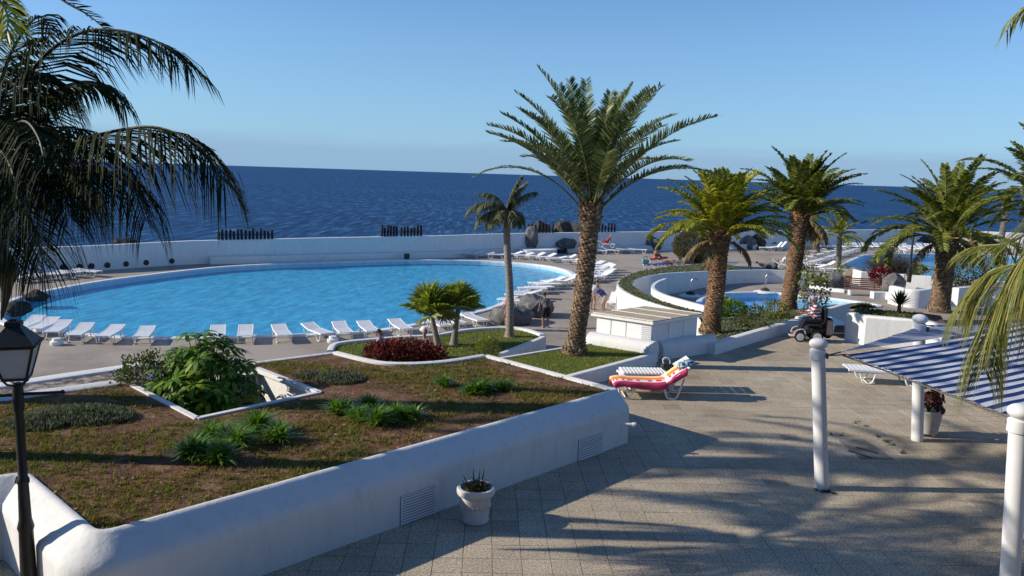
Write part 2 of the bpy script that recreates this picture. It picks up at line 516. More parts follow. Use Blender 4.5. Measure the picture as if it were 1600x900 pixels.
# round dark drain holes at the foot of the wall on the left
for i, (x, y) in enumerate([(53, 427.5), (84, 425), (106, 422.5), (138, 420.5), (163, 419), (189, 417), (221, 415.5), (255, 414), (293, 412)]):
    p = at(x, y + 3, DECK + 0.28)
    # push onto the wall face
    best = min(range(len(sw_d) - 1), key=lambda q: (sw_d[q].xy - p.xy).length)
    a, bb = sw_d[best], sw_d[best + 1]
    d = (bb - a).xy.normalized(); nrm = Vector((d.y, -d.x))
    c = a.xy + d * (p.xy - a.xy).dot(d)
    m = MB(); q0 = Vector((c.x, c.y, DECK + 0.33))
    n3 = Vector((nrm.x, nrm.y, 0))
    m.tube([q0 - n3 * 0.05, q0 + n3 * 0.04], [0.2, 0.2], 14)
    m.build('floodlight', M_BLACK, smooth=40, label='%s small round black light from the left at the foot of the sea wall' % ['first', 'second', 'third', 'fourth', 'fifth', 'sixth', 'seventh', 'eighth', 'ninth'][i], cat='light', group='round wall lights on the sea wall')

# --- swimming pool
def mat_water(name, tint, ripple=2.2):
    m, t, b = new_mat(name)
    t.nodes.remove(b)
    tr = t.nodes.new('ShaderNodeBsdfTransparent'); tr.inputs[0].default_value = c4(tint)
    gl = t.nodes.new('ShaderNodeBsdfGlossy'); gl.inputs['Roughness'].default_value = 0.08
    gl.inputs['Color'].default_value = (0.85, 0.92, 1, 1)
    lw = t.nodes.new('ShaderNodeLayerWeight'); lw.inputs[0].default_value = 0.5
    pw = N(t, 'ShaderNodeMath', operation='POWER'); t.links.new(lw.outputs['Facing'], pw.inputs[0]); pw.inputs[1].default_value = 5.0
    fr = N(t, 'ShaderNodeMath', operation='MULTIPLY_ADD'); t.links.new(pw.outputs[0], fr.inputs[0]); fr.inputs[1].default_value = 0.62; fr.inputs[2].default_value = 0.02
    f1 = noise_fac(t, ripple, 5, 0.65, stretch=(1.0, 0.4, 1))
    bn = N(t, 'ShaderNodeBump', Strength=1.0, Distance=0.16)
    t.links.new(f1, bn.inputs['Height'])
    t.links.new(bn.outputs[0], gl.inputs['Normal']); t.links.new(bn.outputs[0], lw.inputs['Normal'])
    ms = t.nodes.new('ShaderNodeMixShader')
    t.links.new(fr.outputs[0], ms.inputs[0]); t.links.new(tr.outputs[0], ms.inputs[1]); t.links.new(gl.outputs[0], ms.inputs[2])
    t.links.new(ms.outputs[0], t.nodes['Material Output'].inputs['Surface'])
    return m
M_POOLW = mat_water('pool_water', (0.72, 0.95, 0.99))
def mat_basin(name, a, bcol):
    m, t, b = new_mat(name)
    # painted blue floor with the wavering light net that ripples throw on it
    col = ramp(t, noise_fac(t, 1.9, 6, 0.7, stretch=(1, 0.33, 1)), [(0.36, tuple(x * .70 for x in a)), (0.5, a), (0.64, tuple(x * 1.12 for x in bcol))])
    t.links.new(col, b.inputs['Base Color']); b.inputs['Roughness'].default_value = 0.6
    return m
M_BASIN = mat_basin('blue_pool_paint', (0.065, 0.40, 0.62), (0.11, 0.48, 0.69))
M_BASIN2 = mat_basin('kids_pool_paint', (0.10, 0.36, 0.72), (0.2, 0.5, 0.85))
M_RIM = mat_noise('white_pool_coping', [(0.3, (0.62, 0.64, 0.68)), (0.7, (0.76, 0.77, 0.79))], 3, rough=0.6)
M_RIMB = mat_noise('pale_blue_coping', [(0.3, (0.40, 0.52, 0.72)), (0.7, (0.55, 0.66, 0.80))], 3, rough=0.6)
def make_pool(name, outline, depth, wz, label, basin=M_BASIN, rimw=0.38, water=M_POOLW):
    area = sum(outline[i - 1].x * outline[i].y - outline[i].x * outline[i - 1].y for i in range(len(outline)))
    if area < 0: outline = outline[::-1]
    t = thing(name, (0, 0, 0), label, 'pool')
    n = len(outline)
    m = MB()
    tri = mgeo.tessellate_polygon([[Vector((p.x, p.y, 0)) for p in outline]])
    vs = [(p.x, p.y, DECK - depth) for p in outline] + [(p.x, p.y, DECK) for p in outline]
    fs = [(a, bb, c) for a, bb, c in tri] + [(i, (i + 1) % n, (i + 1) % n + n, i + n) for i in range(n)]
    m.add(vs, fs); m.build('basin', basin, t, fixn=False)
    m = MB(); m.add([(p.x, p.y, DECK + wz) for p in outline], [tuple(c) for c in tri]); w = m.build('water', water, t)
    bm = bmesh.new(); bm.from_mesh(w.data)
    for f in bm.faces:
        f.normal_update()
        if f.normal.z < 0: f.normal_flip()
    bm.to_mesh(w.data); bm.free()
    m = MB(); m.sweep([Vector((p.x, p.y, DECK)) for p in outline], [(-0.04, -0.3), (-0.04, 0.04), (-0.01, 0.07), (rimw - 0.03, 0.07), (rimw, 0.04), (rimw, -0.05)], True)
    m.build('coping', M_RIM, t, fixn=True)
    return t
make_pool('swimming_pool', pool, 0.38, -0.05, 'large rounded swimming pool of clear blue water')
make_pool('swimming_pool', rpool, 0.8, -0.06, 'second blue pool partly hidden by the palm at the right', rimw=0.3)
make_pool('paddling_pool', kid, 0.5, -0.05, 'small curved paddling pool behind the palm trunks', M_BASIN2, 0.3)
# ================================================================== terrace, planters, beds and garden walls
def proj(P):
    X, Y, Z = P[0], P[1], P[2] - CAM_H
    c = Y * math.cos(PITCH) - Z * math.sin(PITCH)
    v = (-Y * math.sin(PITCH) - Z * math.cos(PITCH)) / c * FPX; u = X / c * FPX
    return 800 + u * math.cos(ROLL) - v * math.sin(ROLL), 450 + u * math.sin(ROLL) + v * math.cos(ROLL), c

ter = [Vector((-40, -8, 0)), Vector((60, -8, 0)), Vector((60, 22, 0)), at(1500, 520, 0), at(1437, 528, 0), at(1325, 529, 0), at(1245, 512, 0), at(1118, 550, 0), at(1015, 561, 0), at(893, 592, 0)]
ter += [Vector((p.x, p.y - 0.15, 0)) for p in soil[1:15]] + [Vector((-40, soil[14].y, 0))]
mb = MB(); mb.prism([(p.x, p.y) for p in ter], DECK - 0.2, -0.016)
terrace = mb.build('terrace', M_JOINT, fixn=True, kind='structure', label='paved terrace of square aggregate tiles in the foreground')
# paving tiles
TA = R(2.0); TS = 0.4
cx, sx_ = math.cos(TA), math.sin(TA)
front_in = [Vector(p) for p in soil]
plan_block = [(p.x, p.y) for p in soil]
cells = []
for i in range(-30, 75):
    for j in range(12, 90):
        u, v = i * TS, j * TS
        x, y = u * cx - v * sx_, u * sx_ + v * cx
        if y > 40 or y < 5.5: continue
        if not inside((x, y), ter) or inside((x, y), plan_block): continue
        px, py, c = proj((x, y, 0))
        if px < -150 or px > 2700 or py > 1400: continue
        vis = 0 <= px <= 1600 and py <= 905
        cells.append((not vis, c, x, y))
cells.sort()
def tile_geo(g=0.0028, ch=0.0015):
    h = TS / 2 - g; k = h - ch
    vs = [(-h, -h, -0.014), (h, -h, -0.014), (h, h, -0.014), (-h, h, -0.014), (-k, -k, 0), (k, -k, 0), (k, k, 0), (-k, k, 0)]
    return vs, [(4, 5, 6, 7), (0, 1, 5, 4), (1, 2, 6, 5), (2, 3, 7, 6), (3, 0, 4, 7)]
tv, tf = tile_geo()
def mat_tile_obj():
    m = M_TILE.copy(); m.name = 'exposed_aggregate_tile'
    t = m.node_tree
    oi = t.nodes.new('ShaderNodeObjectInfo')
    for n in list(t.nodes):
        if n.type == 'NEW_GEOMETRY':
            for l in list(n.outputs['Random Per Island'].links):
                t.links.new(oi.outputs['Random'], l.to_socket)
    # world-space coordinates keep the speckle from repeating on every tile
    g = t.nodes.new('ShaderNodeNewGeometry')
    for n in list(t.nodes):
        if n.type == 'TEX_COORD':
            for l in list(n.outputs['Object'].links): t.links.new(g.outputs['Position'], l.to_socket)
    return m
M_TILE1 = mat_tile_obj()
tm = MB(); tm.add(tv, tf); tile_me = tm.mesh('paving_tile', M_TILE1)
for _, c, x, y in cells[:300]:
    o = link('paving_tile', tile_me, terrace, (x, y, random.uniform(-0.003, 0.001)))
    o.rotation_euler = (random.uniform(-1, 1) * 0.004, random.uniform(-1, 1) * 0.004, TA + random.uniform(-1, 1) * 0.004)
tm = MB()
for _, c, x, y in cells[300:]:
    dz = random.uniform(-0.003, 0.001); ta = TA + random.uniform(-1, 1) * 0.004; ca, sa = math.cos(ta), math.sin(ta)
    tm.add([(x + a * ca - b_ * sa, y + a * sa + b_ * ca, z + dz) for a, b_, z in tv], tf)
tm.build('paving_tiles', M_TILE, terrace, kind='stuff')

# --- grass
def scatter(name, poly, zf, dens, length, mat, parent=None, keep=None, lean=0.7, width=0.006, **tags):
    xs = [p[0] for p in poly]; ys = [p[1] for p in poly]
    n = int((max(xs) - min(xs)) * (max(ys) - min(ys)) * dens)
    rnd = random.Random(len(name) * 13 + n)
    vs = []; fs = []
    for _ in range(n):
        x = rnd.uniform(min(xs), max(xs)); y = rnd.uniform(min(ys), max(ys))
        if not inside((x, y), poly): continue
        if keep and not keep(x, y, rnd): continue
        z = zf(x, y) if callable(zf) else zf
        L = length * rnd.uniform(0.5, 1.4); a = rnd.uniform(0, 6.283); l = rnd.uniform(0.1, lean)
        dx, dy = math.cos(a), math.sin(a)
        w = width * rnd.uniform(0.6, 1.5)
        o = len(vs)
        vs += [(x - dy * w, y + dx * w, z - 0.01), (x + dy * w, y - dx * w, z - 0.01), (x + dx * L * l, y + dy * L * l, z + L * math.sqrt(max(0.05, 1 - l * l)))]
        fs.append((o, o + 1, o + 2))
    m = MB(); m.v = vs; m.f = fs; m.m = [0] * len(fs)
    return m.build(name, mat, parent, **tags)
M_DRYG = mat_leaf('dry_lawn_grass', [(0.12, 0.06, 0.03), (0.20, 0.14, 0.06), (0.13, 0.165, 0.035), (0.21, 0.22, 0.06), (0.10, 0.145, 0.03), (0.30, 0.25, 0.13)], 0.8, 0.25, 0.1)
M_LAWN = mat_leaf('green_lawn_grass', [(0.11, 0.15, 0.022), (0.19, 0.23, 0.035), (0.27, 0.28, 0.05), (0.36, 0.33, 0.10)], 0.7, 0.3, 0.15)

def tufts(name, poly, z, dens, length, mat, keep, per=9, **tags):
    xs = [p[0] for p in poly]; ys = [p[1] for p in poly]; rnd = random.Random(17); vs = []; fs = []
    for _ in range(int((max(xs) - min(xs)) * (max(ys) - min(ys)) * dens)):
        x = rnd.uniform(min(xs), max(xs)); y = rnd.uniform(min(ys), max(ys))
        if not inside((x, y), poly) or not keep(x, y, rnd): continue
        if y > 22 or x < -16: continue
        big = rnd.uniform(0.6, 1.5)
        for k in range(per):
            L = length * big * rnd.uniform(0.5, 1.3); a = rnd.uniform(0, 6.283); l = rnd.uniform(0.45, 0.985); dx, dy = math.cos(a), math.sin(a); w = 0.008 * rnd.uniform(.6, 1.5)
            bx_, by_ = x + rnd.gauss(0, .025), y + rnd.gauss(0, .025); o = len(vs)
            vs += [(bx_ - dy * w, by_ + dx * w, z - .01), (bx_ + dy * w, by_ - dx * w, z - .01), (bx_ + dx * L * l, by_ + dy * L * l, z + L * math.sqrt(1 - l * l) + .004)]; fs.append((o, o + 1, o + 2))
    m = MB(); m.v = vs; m.f = fs; m.m = [0] * len(fs); return m.build(name, mat, None, **tags)
def patchy(m, scale, a, b_, lo=.42, hi=.58):
    t = m.node_tree; f = noise_fac(t, scale, 5, .6); c = ramp(t, f, [(lo, a), (hi, b_)])
    bs = t.nodes['Principled BSDF']; src = bs.inputs['Base Color'].links[0].from_socket
    mm = N(t, 'ShaderNodeMix', data_type='RGBA', blend_type='MULTIPLY'); mm.inputs['Factor'].default_value = 1
    t.links.new(src, mm.inputs['A']); t.links.new(c, mm.inputs['B']); t.links.new(mm.outputs['Result'], bs.inputs['Base Color'])
patchy(M_DRYG, .75, (1.3, .98, .8), (.85, 1.08, .5), .40, .60)
patchy(M_LAWN, 1.6, (1.25, 1.1, .9), (.85, 1.0, .8))
# --- the big raised planter
planter = thing('raised_planter', (0, 0, 0), 'large white raised planter of dry grass in the foreground', 'planter')
def sub(name, poly, holes, z, mat, parent):
    o = sheet(name, poly, holes, z, mat); o.parent = parent; return o
sub('soil', soil, [well], SOIL_Z, M_SOIL, planter)
# thick rounded front and left walls
fprof = [(-0.03, -0.25), (-0.03, 0.035), (0.0, 0.05), (0.045, 0.05), (0.085, 0.028), (0.30, -0.165), (0.36, -0.225), (0.385, -0.29), (0.387, -0.34), (0.387, -1.1)]
fw = [soil[14] + Vector((0, 0, 0)), soil[15], soil[16], soil[0], soil[1]]
fw = [soil[15], soil[16], soil[0], soil[1]]
def round_corner(pts, i, r, n=5):
    p0, p1, p2 = pts[i - 1], pts[i], pts[i + 1]
    a = p1 + (p0 - p1).normalized() * r; b_ = p1 + (p2 - p1).normalized() * r
    return pts[:i] + [(a * (1 - t) ** 2 + p1 * 2 * t * (1 - t) + b_ * t * t) for t in [k / n for k in range(n + 1)]] + pts[i + 1:]
fw2 = round_corner(round_corner(fw, 2, 0.22), 1, 0.15)
d01 = (fw2[-1] - fw2[-2]).normalized()
fw2[-1] = fw2[-1] + d01 * 0.06
wall('front_wall', fw2, fprof, M_WALL, planter, smooth=50)
# right-hand wall: vertical outer face with thin coping, ends flush with the front wall
rw = [soil[1] + d01 * 0.02, soil[2]]
wall('side_wall', rw, [(-0.03, -0.3), (-0.03, 0.03), (0.0, 0.045), (0.12, 0.045), (0.15, 0.02), (0.15, -1.1)], M_WALL, planter)
# block that closes the corner
nfr = Vector((d01.y, -d01.x, 0))
cmb = MB()
c0 = soil[1] + d01 * 0.05
pl = [c0 - nfr * 0.02, c0 + nfr * 0.05, c0 + nfr * 0.35]
back = catmull([soil[i] for i in range(2, 10)], 3)
wall('rear_kerb', back, [(-0.05, -0.3), (-0.05, 0.04), (-0.02, 0.055), (0.10, 0.055), (0.14, 0.02), (0.14, -3.1)], M_WALL, planter)
wall('rear_wall', [soil[9], soil[10] + Vector((0.0, 0, 0))], [(-0.02, -0.3), (-0.02, 0.02), (0.0, 0.03), (0.10, 0.03), (0.12, 0.01), (0.12, -3.1)], M_WALL, planter)
wall('rear_wall', [soil[11], soil[12], soil[13], soil[14]], [(-0.03, -0.3), (-0.03, 0.02), (0.0, 0.04), (0.30, 0.04), (0.34, 0.0), (0.34, -3.1)], M_WALL, planter)
# sunken well in the planter with white walls
wm = MB()
wz = SOIL_Z + 0.03
for i in range(4):
    if i == 3: continue
    a, b_ = well[i], well[(i + 1) % 4]
    wm.sweep([Vector((a.x, a.y, wz)), Vector((b_.x, b_.y, wz))], [(-0.05, -0.1), (-0.05, 0.0), (0.05, 0.0), (0.05, -1.9)])
wm.build('well_wall', M_WALL, planter, fixn=True)
wall('well_back', [soil[10], soil[11]], [(-0.02, -0.25), (-0.02, -0.2), (0.12, -0.2), (0.12, -3.1)], M_WALL, planter)
wf = MB(); wf.prism([(p.x, p.y) for p in well], -0.85, -0.7); wf.build('well_floor', M_SOIL, planter, fixn=True)
# dry grass
wcen = sum(well, Vector()) / 4
well_big = [tuple((wcen + (p - wcen) * 1.16).xy) for p in well]
def keep_soil(x, y, rnd):
    if inside((x, y), well_big): return False
    n_ = mnoise.noise(Vector((x * 0.55, y * 0.55, 3.1))) + 0.5 * mnoise.noise(Vector((x * 1.9, y * 1.9, 7.7)))
    return rnd.random() < 0.5 + 1.5 * n_
tufts('dry_grass', [(p.x, p.y) for p in soil], SOIL_Z, 230, 0.06, M_DRYG, keep_soil, kind='stuff', label='dry brown grass covering the raised planter', cat='grass')

rlt = random.Random(44); lvs = MB(); sp_poly = [(p.x, p.y) for p in soil]
for _ in range(2600):
    x, y = rlt.uniform(-9, 2.2), rlt.uniform(8, 19)
    if not inside((x, y), sp_poly) or inside((x, y), well_big): continue
    a = rlt.uniform(0, 6.28); l = rlt.uniform(.02, .07); w = l * rlt.uniform(.12, .4); ca, sa_ = math.cos(a) * l, math.sin(a) * l; z = SOIL_Z + rlt.uniform(.006, .03)
    lvs.add([(x, y, z), (x + ca * .5 - sa_ * w / l, y + sa_ * .5 + ca * w / l, z + .012), (x + ca, y + sa_, z + rlt.uniform(-.004, .02)), (x + ca * .5 + sa_ * w / l, y + sa_ * .5 - ca * w / l, z + .004)], [(0, 1, 2, 3)])
lvs.build('fallen_leaves', mat_leaf('fallen_leaf', [(0.05, 0.03, 0.018), (0.13, 0.07, 0.04), (0.30, 0.22, 0.13), (0.42, 0.35, 0.24)], .85, .1, .1), kind='stuff', label='dry fallen leaves scattered over the raised planter', cat='leaves')

# strip of litter behind the planter on the left, with its own white kerb
sa = [at(x, y, 0.78) for x, y in [(-200, 628), (0, 601), (60, 592), (100, 586), (198, 572), (240, 566)]]
wall('garden_kerb', sa, rprof(0.4, 0.0, 0.04, -3.0), M_WALL, label='flat white kerb behind the planter, beside the pool deck at the left', cat='kerb')
M_LITTER = mat_noise('leaf_litter', [(0.3, (0.03, 0.022, 0.018)), (0.5, (0.16, 0.13, 0.11)), (0.62, (0.42, 0.38, 0.34))], 5, 9, rough=0.95, bscale=20, bstr=0.8, bdist=0.03)
mb = MB(); n_ = len(sa)
la = [(p.x, p.y, 0.74) for p in sa]; lb = [(soil[i].x, soil[i].y + 0.05, 0.74) for i in (14, 13, 12, 12, 11, 11)]
lb[2] = tuple((Vector(lb[1]) + Vector(lb[3])) / 2); lb[4] = tuple((Vector(lb[3]) * 0.4 + Vector(lb[5]) * 0.6))
mb.add(la + lb, [(i, i + 1, n_ + i + 1, n_ + i) for i in range(n_ - 1)])
mb.build('litter_strip', M_LITTER, kind='structure', label='strip of dead leaf litter behind the planter')

# --- vents in the planter wall: frame with separate louvre slats
M_VENT = mat_noise('white_vent_metal', [(0.3, (0.62, 0.63, 0.64)), (0.7, (0.72, 0.72, 0.73))], 5, rough=0.5)
M_DARK = mat_noise('painted_gap_shade', [(0.3, (0.012, 0.012, 0.013)), (0.7, (0.02, 0.02, 0.022))], 5, rough=0.9)
def vent(px0, px1, ybot, ytop, nsl, label):
    """on the front wall between pixel columns px0 and px1"""
    off = 0.385
    A = soil[0] + nfr * off; B = soil[1] + nfr * off
    def onwall(px, py):
        d = ray(px, py); o = Vector((0, 0, CAM_H))
        tt = (A - o).dot(nfr) / d.dot(nfr); return o + d * tt
    p0 = onwall(px0, ybot[0]); p1 = onwall(px1, ybot[1])
    q0 = onwall(px0, ytop[0])
    w = (p1 - p0).xy.length; h = q0.z - p0.z
    dr = Vector((p1.x - p0.x, p1.y - p0.y, 0)).normalized(); rz = math.atan2(dr.y, dr.x)
    t = thing('wall_vent', (p0.x, p0.y, p0.z), label, 'vent', rz)
    m = MB(); m.box((w / 2, -0.004, h / 2), (w, 0.012, h)); m.build('backing', M_DARK, t)  # dark sheet paints the shade of the hollow behind the slats
    m = MB()
    for c_, s_ in (((w / 2, -0.012, 0.012), (w, 0.022, 0.024)), ((w / 2, -0.012, h - 0.012), (w, 0.022, 0.024)), ((0.012, -0.0125, h / 2), (0.024, 0.023, h - 0.05)), ((w - 0.012, -0.0125, h / 2), (0.024, 0.023, h - 0.05))):
        m.box(c_, s_)
    m.build('frame', M_VENT, t)
    sm = MB(); sm.box((0, 0, 0), (w - 0.05, 0.004, (h - 0.05) / nsl * 0.66), mat=Matrix.Rotation(R(-35), 3, 'X'))
    me = sm.mesh('slat', M_VENT)
    for i in range(nsl):
        link('slat', me, t, (w / 2, -0.018, 0.03 + (h - 0.06) * (i + 0.5) / nsl))
vent(625, 679, (828, 804), (776, 762), 11, 'louvred white vent in the planter wall left of the urn')
vent(902, 939, (727, 715), (688, 678), 9, 'louvred white vent near the right end of the planter wall')
# drain pipe stub at the planter's end
pp = at(984, 664, 0.55); m = MB(); m.tube([pp + Vector((-0.15, 0.0, 0)), pp + Vector((0.12, 0.02, 0))], [0.035, 0.035], 10); m.tube([pp + Vector((0.06, 0.012, 0)), pp + Vector((0.11, 0.018, 0))], [0.047, 0.047], 10)
m.build('drain_pipe', M_PLASTIC, smooth=40, label='short white drain pipe stub at the end of the planter wall', cat='pipe')

# --- lawn bed of the tall date palm
LZ = 0.3
l1 = [at(883, 588, LZ + .05), at(1010, 554.5, LZ + .05)] + [at(x, y, LZ) for x, y in [(1005, 550), (917, 538), (880, 545), (770, 563)]] + [soil[2] + Vector((0.2, 0.1, 0)), soil[1] + Vector((0.2, 0.1, 0))]
bed1 = thing('lawn_bed', (0, 0, 0), 'green lawn bed with the tall palm beside the white cabinet', 'lawn')
o = sheet('turf', l1, [], LZ, M_TURF); o.parent = bed1
k1_ = [at(876, 590, LZ + .06), at(1022, 551.5, LZ + .06)]
for p in k1_: p.z = 0
wall('kerb', k1_, rprof(0.2, LZ + 0.06, 0.03, -0.1), M_WALL, bed1)
wall('kerb', [at(923, 538, LZ), at(880, 545, LZ), at(770, 563, LZ)], rprof(0.12, 0.04, 0.02, -2.6), M_WALL, bed1)
scatter('lawn_grass', [(p.x, p.y) for p in l1], LZ, 1500, 0.04, M_LAWN, bed1, None, 0.8, 0.006, kind='stuff')

# --- round lawn bed with the two fan palms
BZ = -1.5
b2px = [(516, 551), (522, 541), (542, 536.5), (583, 532.5), (633, 528.5), (680, 526), (730, 517.5), (780, 514), (813, 515.5), (838, 522), (848, 529), (815, 543), (778, 557), (750, 576), (640, 590), (560, 580), (522, 562)]
b2 = [at(x, y, BZ) for x, y in b2px]
b2s = catmull(b2[:11], 4) + b2[11:]
bed2 = thing('lawn_bed', (0, 0, 0), 'kidney shaped green lawn bed with two small fan palms by the pool', 'lawn')
o = sheet('turf', b2s, [], BZ, M_TURF); o.parent = bed2
kl = [p.copy() for p in catmull(b2[:13], 4)]
m = MB(); m.sweep(kl[::-1], rprof(0.26, 0.10, 0.05, -0.9)); m.build('kerb', M_WALL, bed2, smooth=35, fixn=True)
scatter('lawn_grass', [(p.x, p.y) for p in b2s], BZ, 380, 0.06, M_LAWN, bed2, None, 0.8, 0.012, kind='stuff')

# --- sloping bed of the two middle palms, between the terrace and the paddling pool
near3 = [p + Vector((.05, .32, 0)) for p in [at(1113, 552, 0.1), at(1180, 531, 0.1), at(1242, 512, 0.1), at(1285, 498, 0.1), at(1318, 488, 0.1)]]
far3 = [at(1085, 490, -1.9), at(1150, 493.5, -2.05), at(1225, 489.5, -2.1), at(1295, 484.5, -2.1), at(1370, 481, -2.1)]
n3 = catmull(near3, 8); f3 = catmull(far3, 8); NV = 24
grid3 = [[a.lerp(b_, j / NV) + Vector((0, 0, 0.25 * math.sin(math.pi * j / NV))) for j in range(NV + 1)] for a, b_ in zip(n3, f3)]
m = MB()
for i in range(len(grid3)): m.v += [tuple(p) for p in grid3[i]]
for i in range(len(grid3) - 1):
    for j in range(NV):
        a = i * (NV + 1) + j; m.f.append([a, a + NV + 1, a + NV + 2, a + 1]); m.m.append(0)
M_GCOVER = mat_noise('ground_cover_base', [(0.3, (0.05, 0.055, 0.03)), (0.6, (0.12, 0.13, 0.075)), (0.8, (0.17, 0.17, 0.11))], 3, 8, rough=0.95, bscale=12, bstr=0.9, bdist=0.06)
bed3 = thing('garden_bed', (0, 0, 0), 'sloping bed of grey-green ground cover around the two middle palms', 'garden bed')
m.build('soil', M_GCOVER, bed3, fixn=True)
def on_bed3(px, py):
    return min((p for row in grid3 for p in row), key=lambda p: (proj(p)[0] - px) ** 2 + (proj(p)[1] - py) ** 2)
M_GC = mat_leaf('ground_cover_leaf', [(0.09, 0.11, 0.05), (0.15, 0.17, 0.09), (0.20, 0.21, 0.13), (0.12, 0.15, 0.06)], 0.7, 0.2, 0.2)
rnd = random.Random(3); vs = []; fs = []
for _ in range(26000):
    i = rnd.randrange(len(grid3) - 1); j = rnd.randrange(NV); u, v = rnd.random(), rnd.random()
    p = grid3[i][j].lerp(grid3[i + 1][j], u).lerp(grid3[i][j + 1].lerp(grid3[i + 1][j + 1], u), v)
    a = rnd.uniform(0, 6.28); L = rnd.uniform(0.05, 0.14); dx, dy = math.cos(a) * L, math.sin(a) * L; w = 0.3
    o_ = len(vs); vs += [tuple(p), (p.x + dx * .5 - dy * w, p.y + dy * .5 + dx * w, p.z + L * .6), (p.x + dx, p.y + dy, p.z + L * .7), (p.x + dx * .5 + dy * w, p.y + dy * .5 - dx * w, p.z + L * .5)]
    fs.append((o_, o_ + 1, o_ + 2, o_ + 3))
m = MB(); m.v = vs; m.f = fs; m.m = [0] * len(fs); m.build('ground_cover', M_GC, bed3, kind='stuff')
wall('kerb', [at(1110, 553.5, 0), at(1180, 532, 0), at(1246, 512.5, 0)], rprof(0.3, 0.34, 0.05, -0.2), M_WALL, bed3)

# --- white block wall pieces at the right of the terrace
def solid_wall(name, pts, h, label, t=0.3, r=0.05, z0=-0.3, cat='wall', off=0.0):
    return wall(name, pts, rprof(t, h, r, z0, off=off), M_WALL, label=label, cat=cat)
solid_wall('garden_wall', [at(1246, 512.5, 0), at(1280, 502, 0), at(1322, 489.5, 0)] , 0.42, 'low white wall running back behind the mobility scooter', 0.25)
wm = MB()
wl = [at(1324, 532, 0), at(1352, 538, 0), at(1437, 546, 0), at(1475, 556, 0)]
wm.sweep(wl, rprof(0.35, 0.98, 0.08, -0.2))
wm.build('garden_wall', M_WALL, smooth=35, fixn=True, label='bright white waist-high wall behind the striped awning', cat='wall')
# bed with the agave behind that wall
m = MB(); m.prism([(p.x, p.y) for p in [at(1330, 530, 0), at(1352, 536, 0), at(1437, 544, 0), at(1475, 553, 0), at(1470, 493, 0.9), at(1440, 489, 0.9), at(1335, 483, 0.9)]], -2.2, 0.9)
m.build('garden_bed', M_SOIL, fixn=True, label='dark planted bed with the agave behind the white wall', cat='garden bed')

# --- ring wall of the paddling pool: two white faces with ground cover between
ro = [(1120, 498.5, -.75), (1100, 493.5, -.75), (1060, 484, -.7), (1020, 473, -.7), (990, 462, -.7), (972, 452, -.7), (966.5, 444, -.7), (971, 436.5, -.7), (985, 428.5, -.72), (1010, 421.5, -.8), (1045, 416, -.9), (1090, 412.5, -1.1), (1130, 411.5, -1.2)]
ri = [(1120, 494, -.75), (1097, 489, -.75), (1060, 480.5, -.7), (1030, 470.5, -.7), (1008, 460, -.7), (993, 450.5, -.7), (987.5, 443, -.7), (994, 436, -.7), (1013, 431, -.72), (1040, 427, -.8), (1080, 424.6, -.95), (1120, 423, -1.15), (1160, 421.8, -1.22)]
ro = catmull([at(*p) for p in ro], 4); ri = catmull([at(*p) for p in ri], 4)
ring = thing('ring_wall', (0, 0, 0), 'curved white double wall with a planted top around the paddling pool', 'wall')
m = MB(); m.sweep(ro, [(-0.10, 0.0), (0.10, 0.0), (0.12, -0.03), (0.12, -1.6), (-0.10, -1.6)][:4] + [(-0.10, -1.6), (-0.10, 0.0)]); m.build('outer_wall', M_WALL, ring, fixn=True)
ri2 = ri + [at(x, y, -1.24) for x, y in [(1200, 421.2), (1235, 422.5), (1262, 425.5)]]
m = MB(); m.sweep(ri2, [(-0.10, 0.0), (0.10, 0.0), (0.10, -1.6), (-0.10, -1.6), (-0.10, 0.0)]); m.build('inner_wall', M_WALL, ring, fixn=True)
m = MB(); n_ = len(ro)
m.v = [(p.x, p.y, p.z - 0.05) for p in ro] + [(p.x, p.y, p.z - 0.05) for p in ri]
m.f = [[i, i + 1, n_ + i + 1, n_ + i] for i in range(n_ - 1)]; m.m = [0] * len(m.f)
m.build('soil', M_GCOVER, ring)
vs = []; fs = []
for _ in range(9000):
    i = rnd.randrange(n_ - 1); u, v = rnd.random(), rnd.uniform(0.06, 0.94)
    p = ro[i].lerp(ro[i + 1], u).lerp(ri[i].lerp(ri[i + 1], u), v)
    a = rnd.uniform(0, 6.28); L = rnd.uniform(0.06, 0.16); dx, dy = math.cos(a) * L, math.sin(a) * L; w = 0.3
    o_ = len(vs); vs += [(p.x, p.y, p.z - .05), (p.x + dx * .5 - dy * w, p.y + dy * .5 + dx * w, p.z + L * .5), (p.x + dx, p.y + dy, p.z + L * .5), (p.x + dx * .5 + dy * w, p.y + dy * .5 - dx * w, p.z + L * .4)]
    fs.append((o_, o_ + 1, o_ + 2, o_ + 3))
m = MB(); m.v = vs; m.f = fs; m.m = [0] * len(fs); m.build('ground_cover', M_GC, ring, kind='stuff')
sw2 = [at(x, y, -0.75) for x, y in [(1040, 435), (1028, 439.5), (1021, 445), (1020.5, 449.5), (1026, 454.5), (1041, 461), (1067, 468.5), (1095, 476), (1115, 481)]]
m = MB(); m.sweep(catmull(sw2, 4), [(-0.09, 0.0), (0.09, 0.0), (0.09, -1.6), (-0.09, -1.6), (-0.09, 0.0)])
m.build('spiral_wall', M_WALL, fixn=True, label='curved white inner wall curling in behind the ring wall', cat='wall')
# end pier of the back wall
m = MB(); q = at(1251, 447.5, DECK); m.bbox((q.x, q.y, DECK + 0.5), (1.1, 0.9, 1.06), 0.04, R(8)); m.build('wall_pier', M_WALL, label='square white pier ending the paddling pool wall', cat='pier')
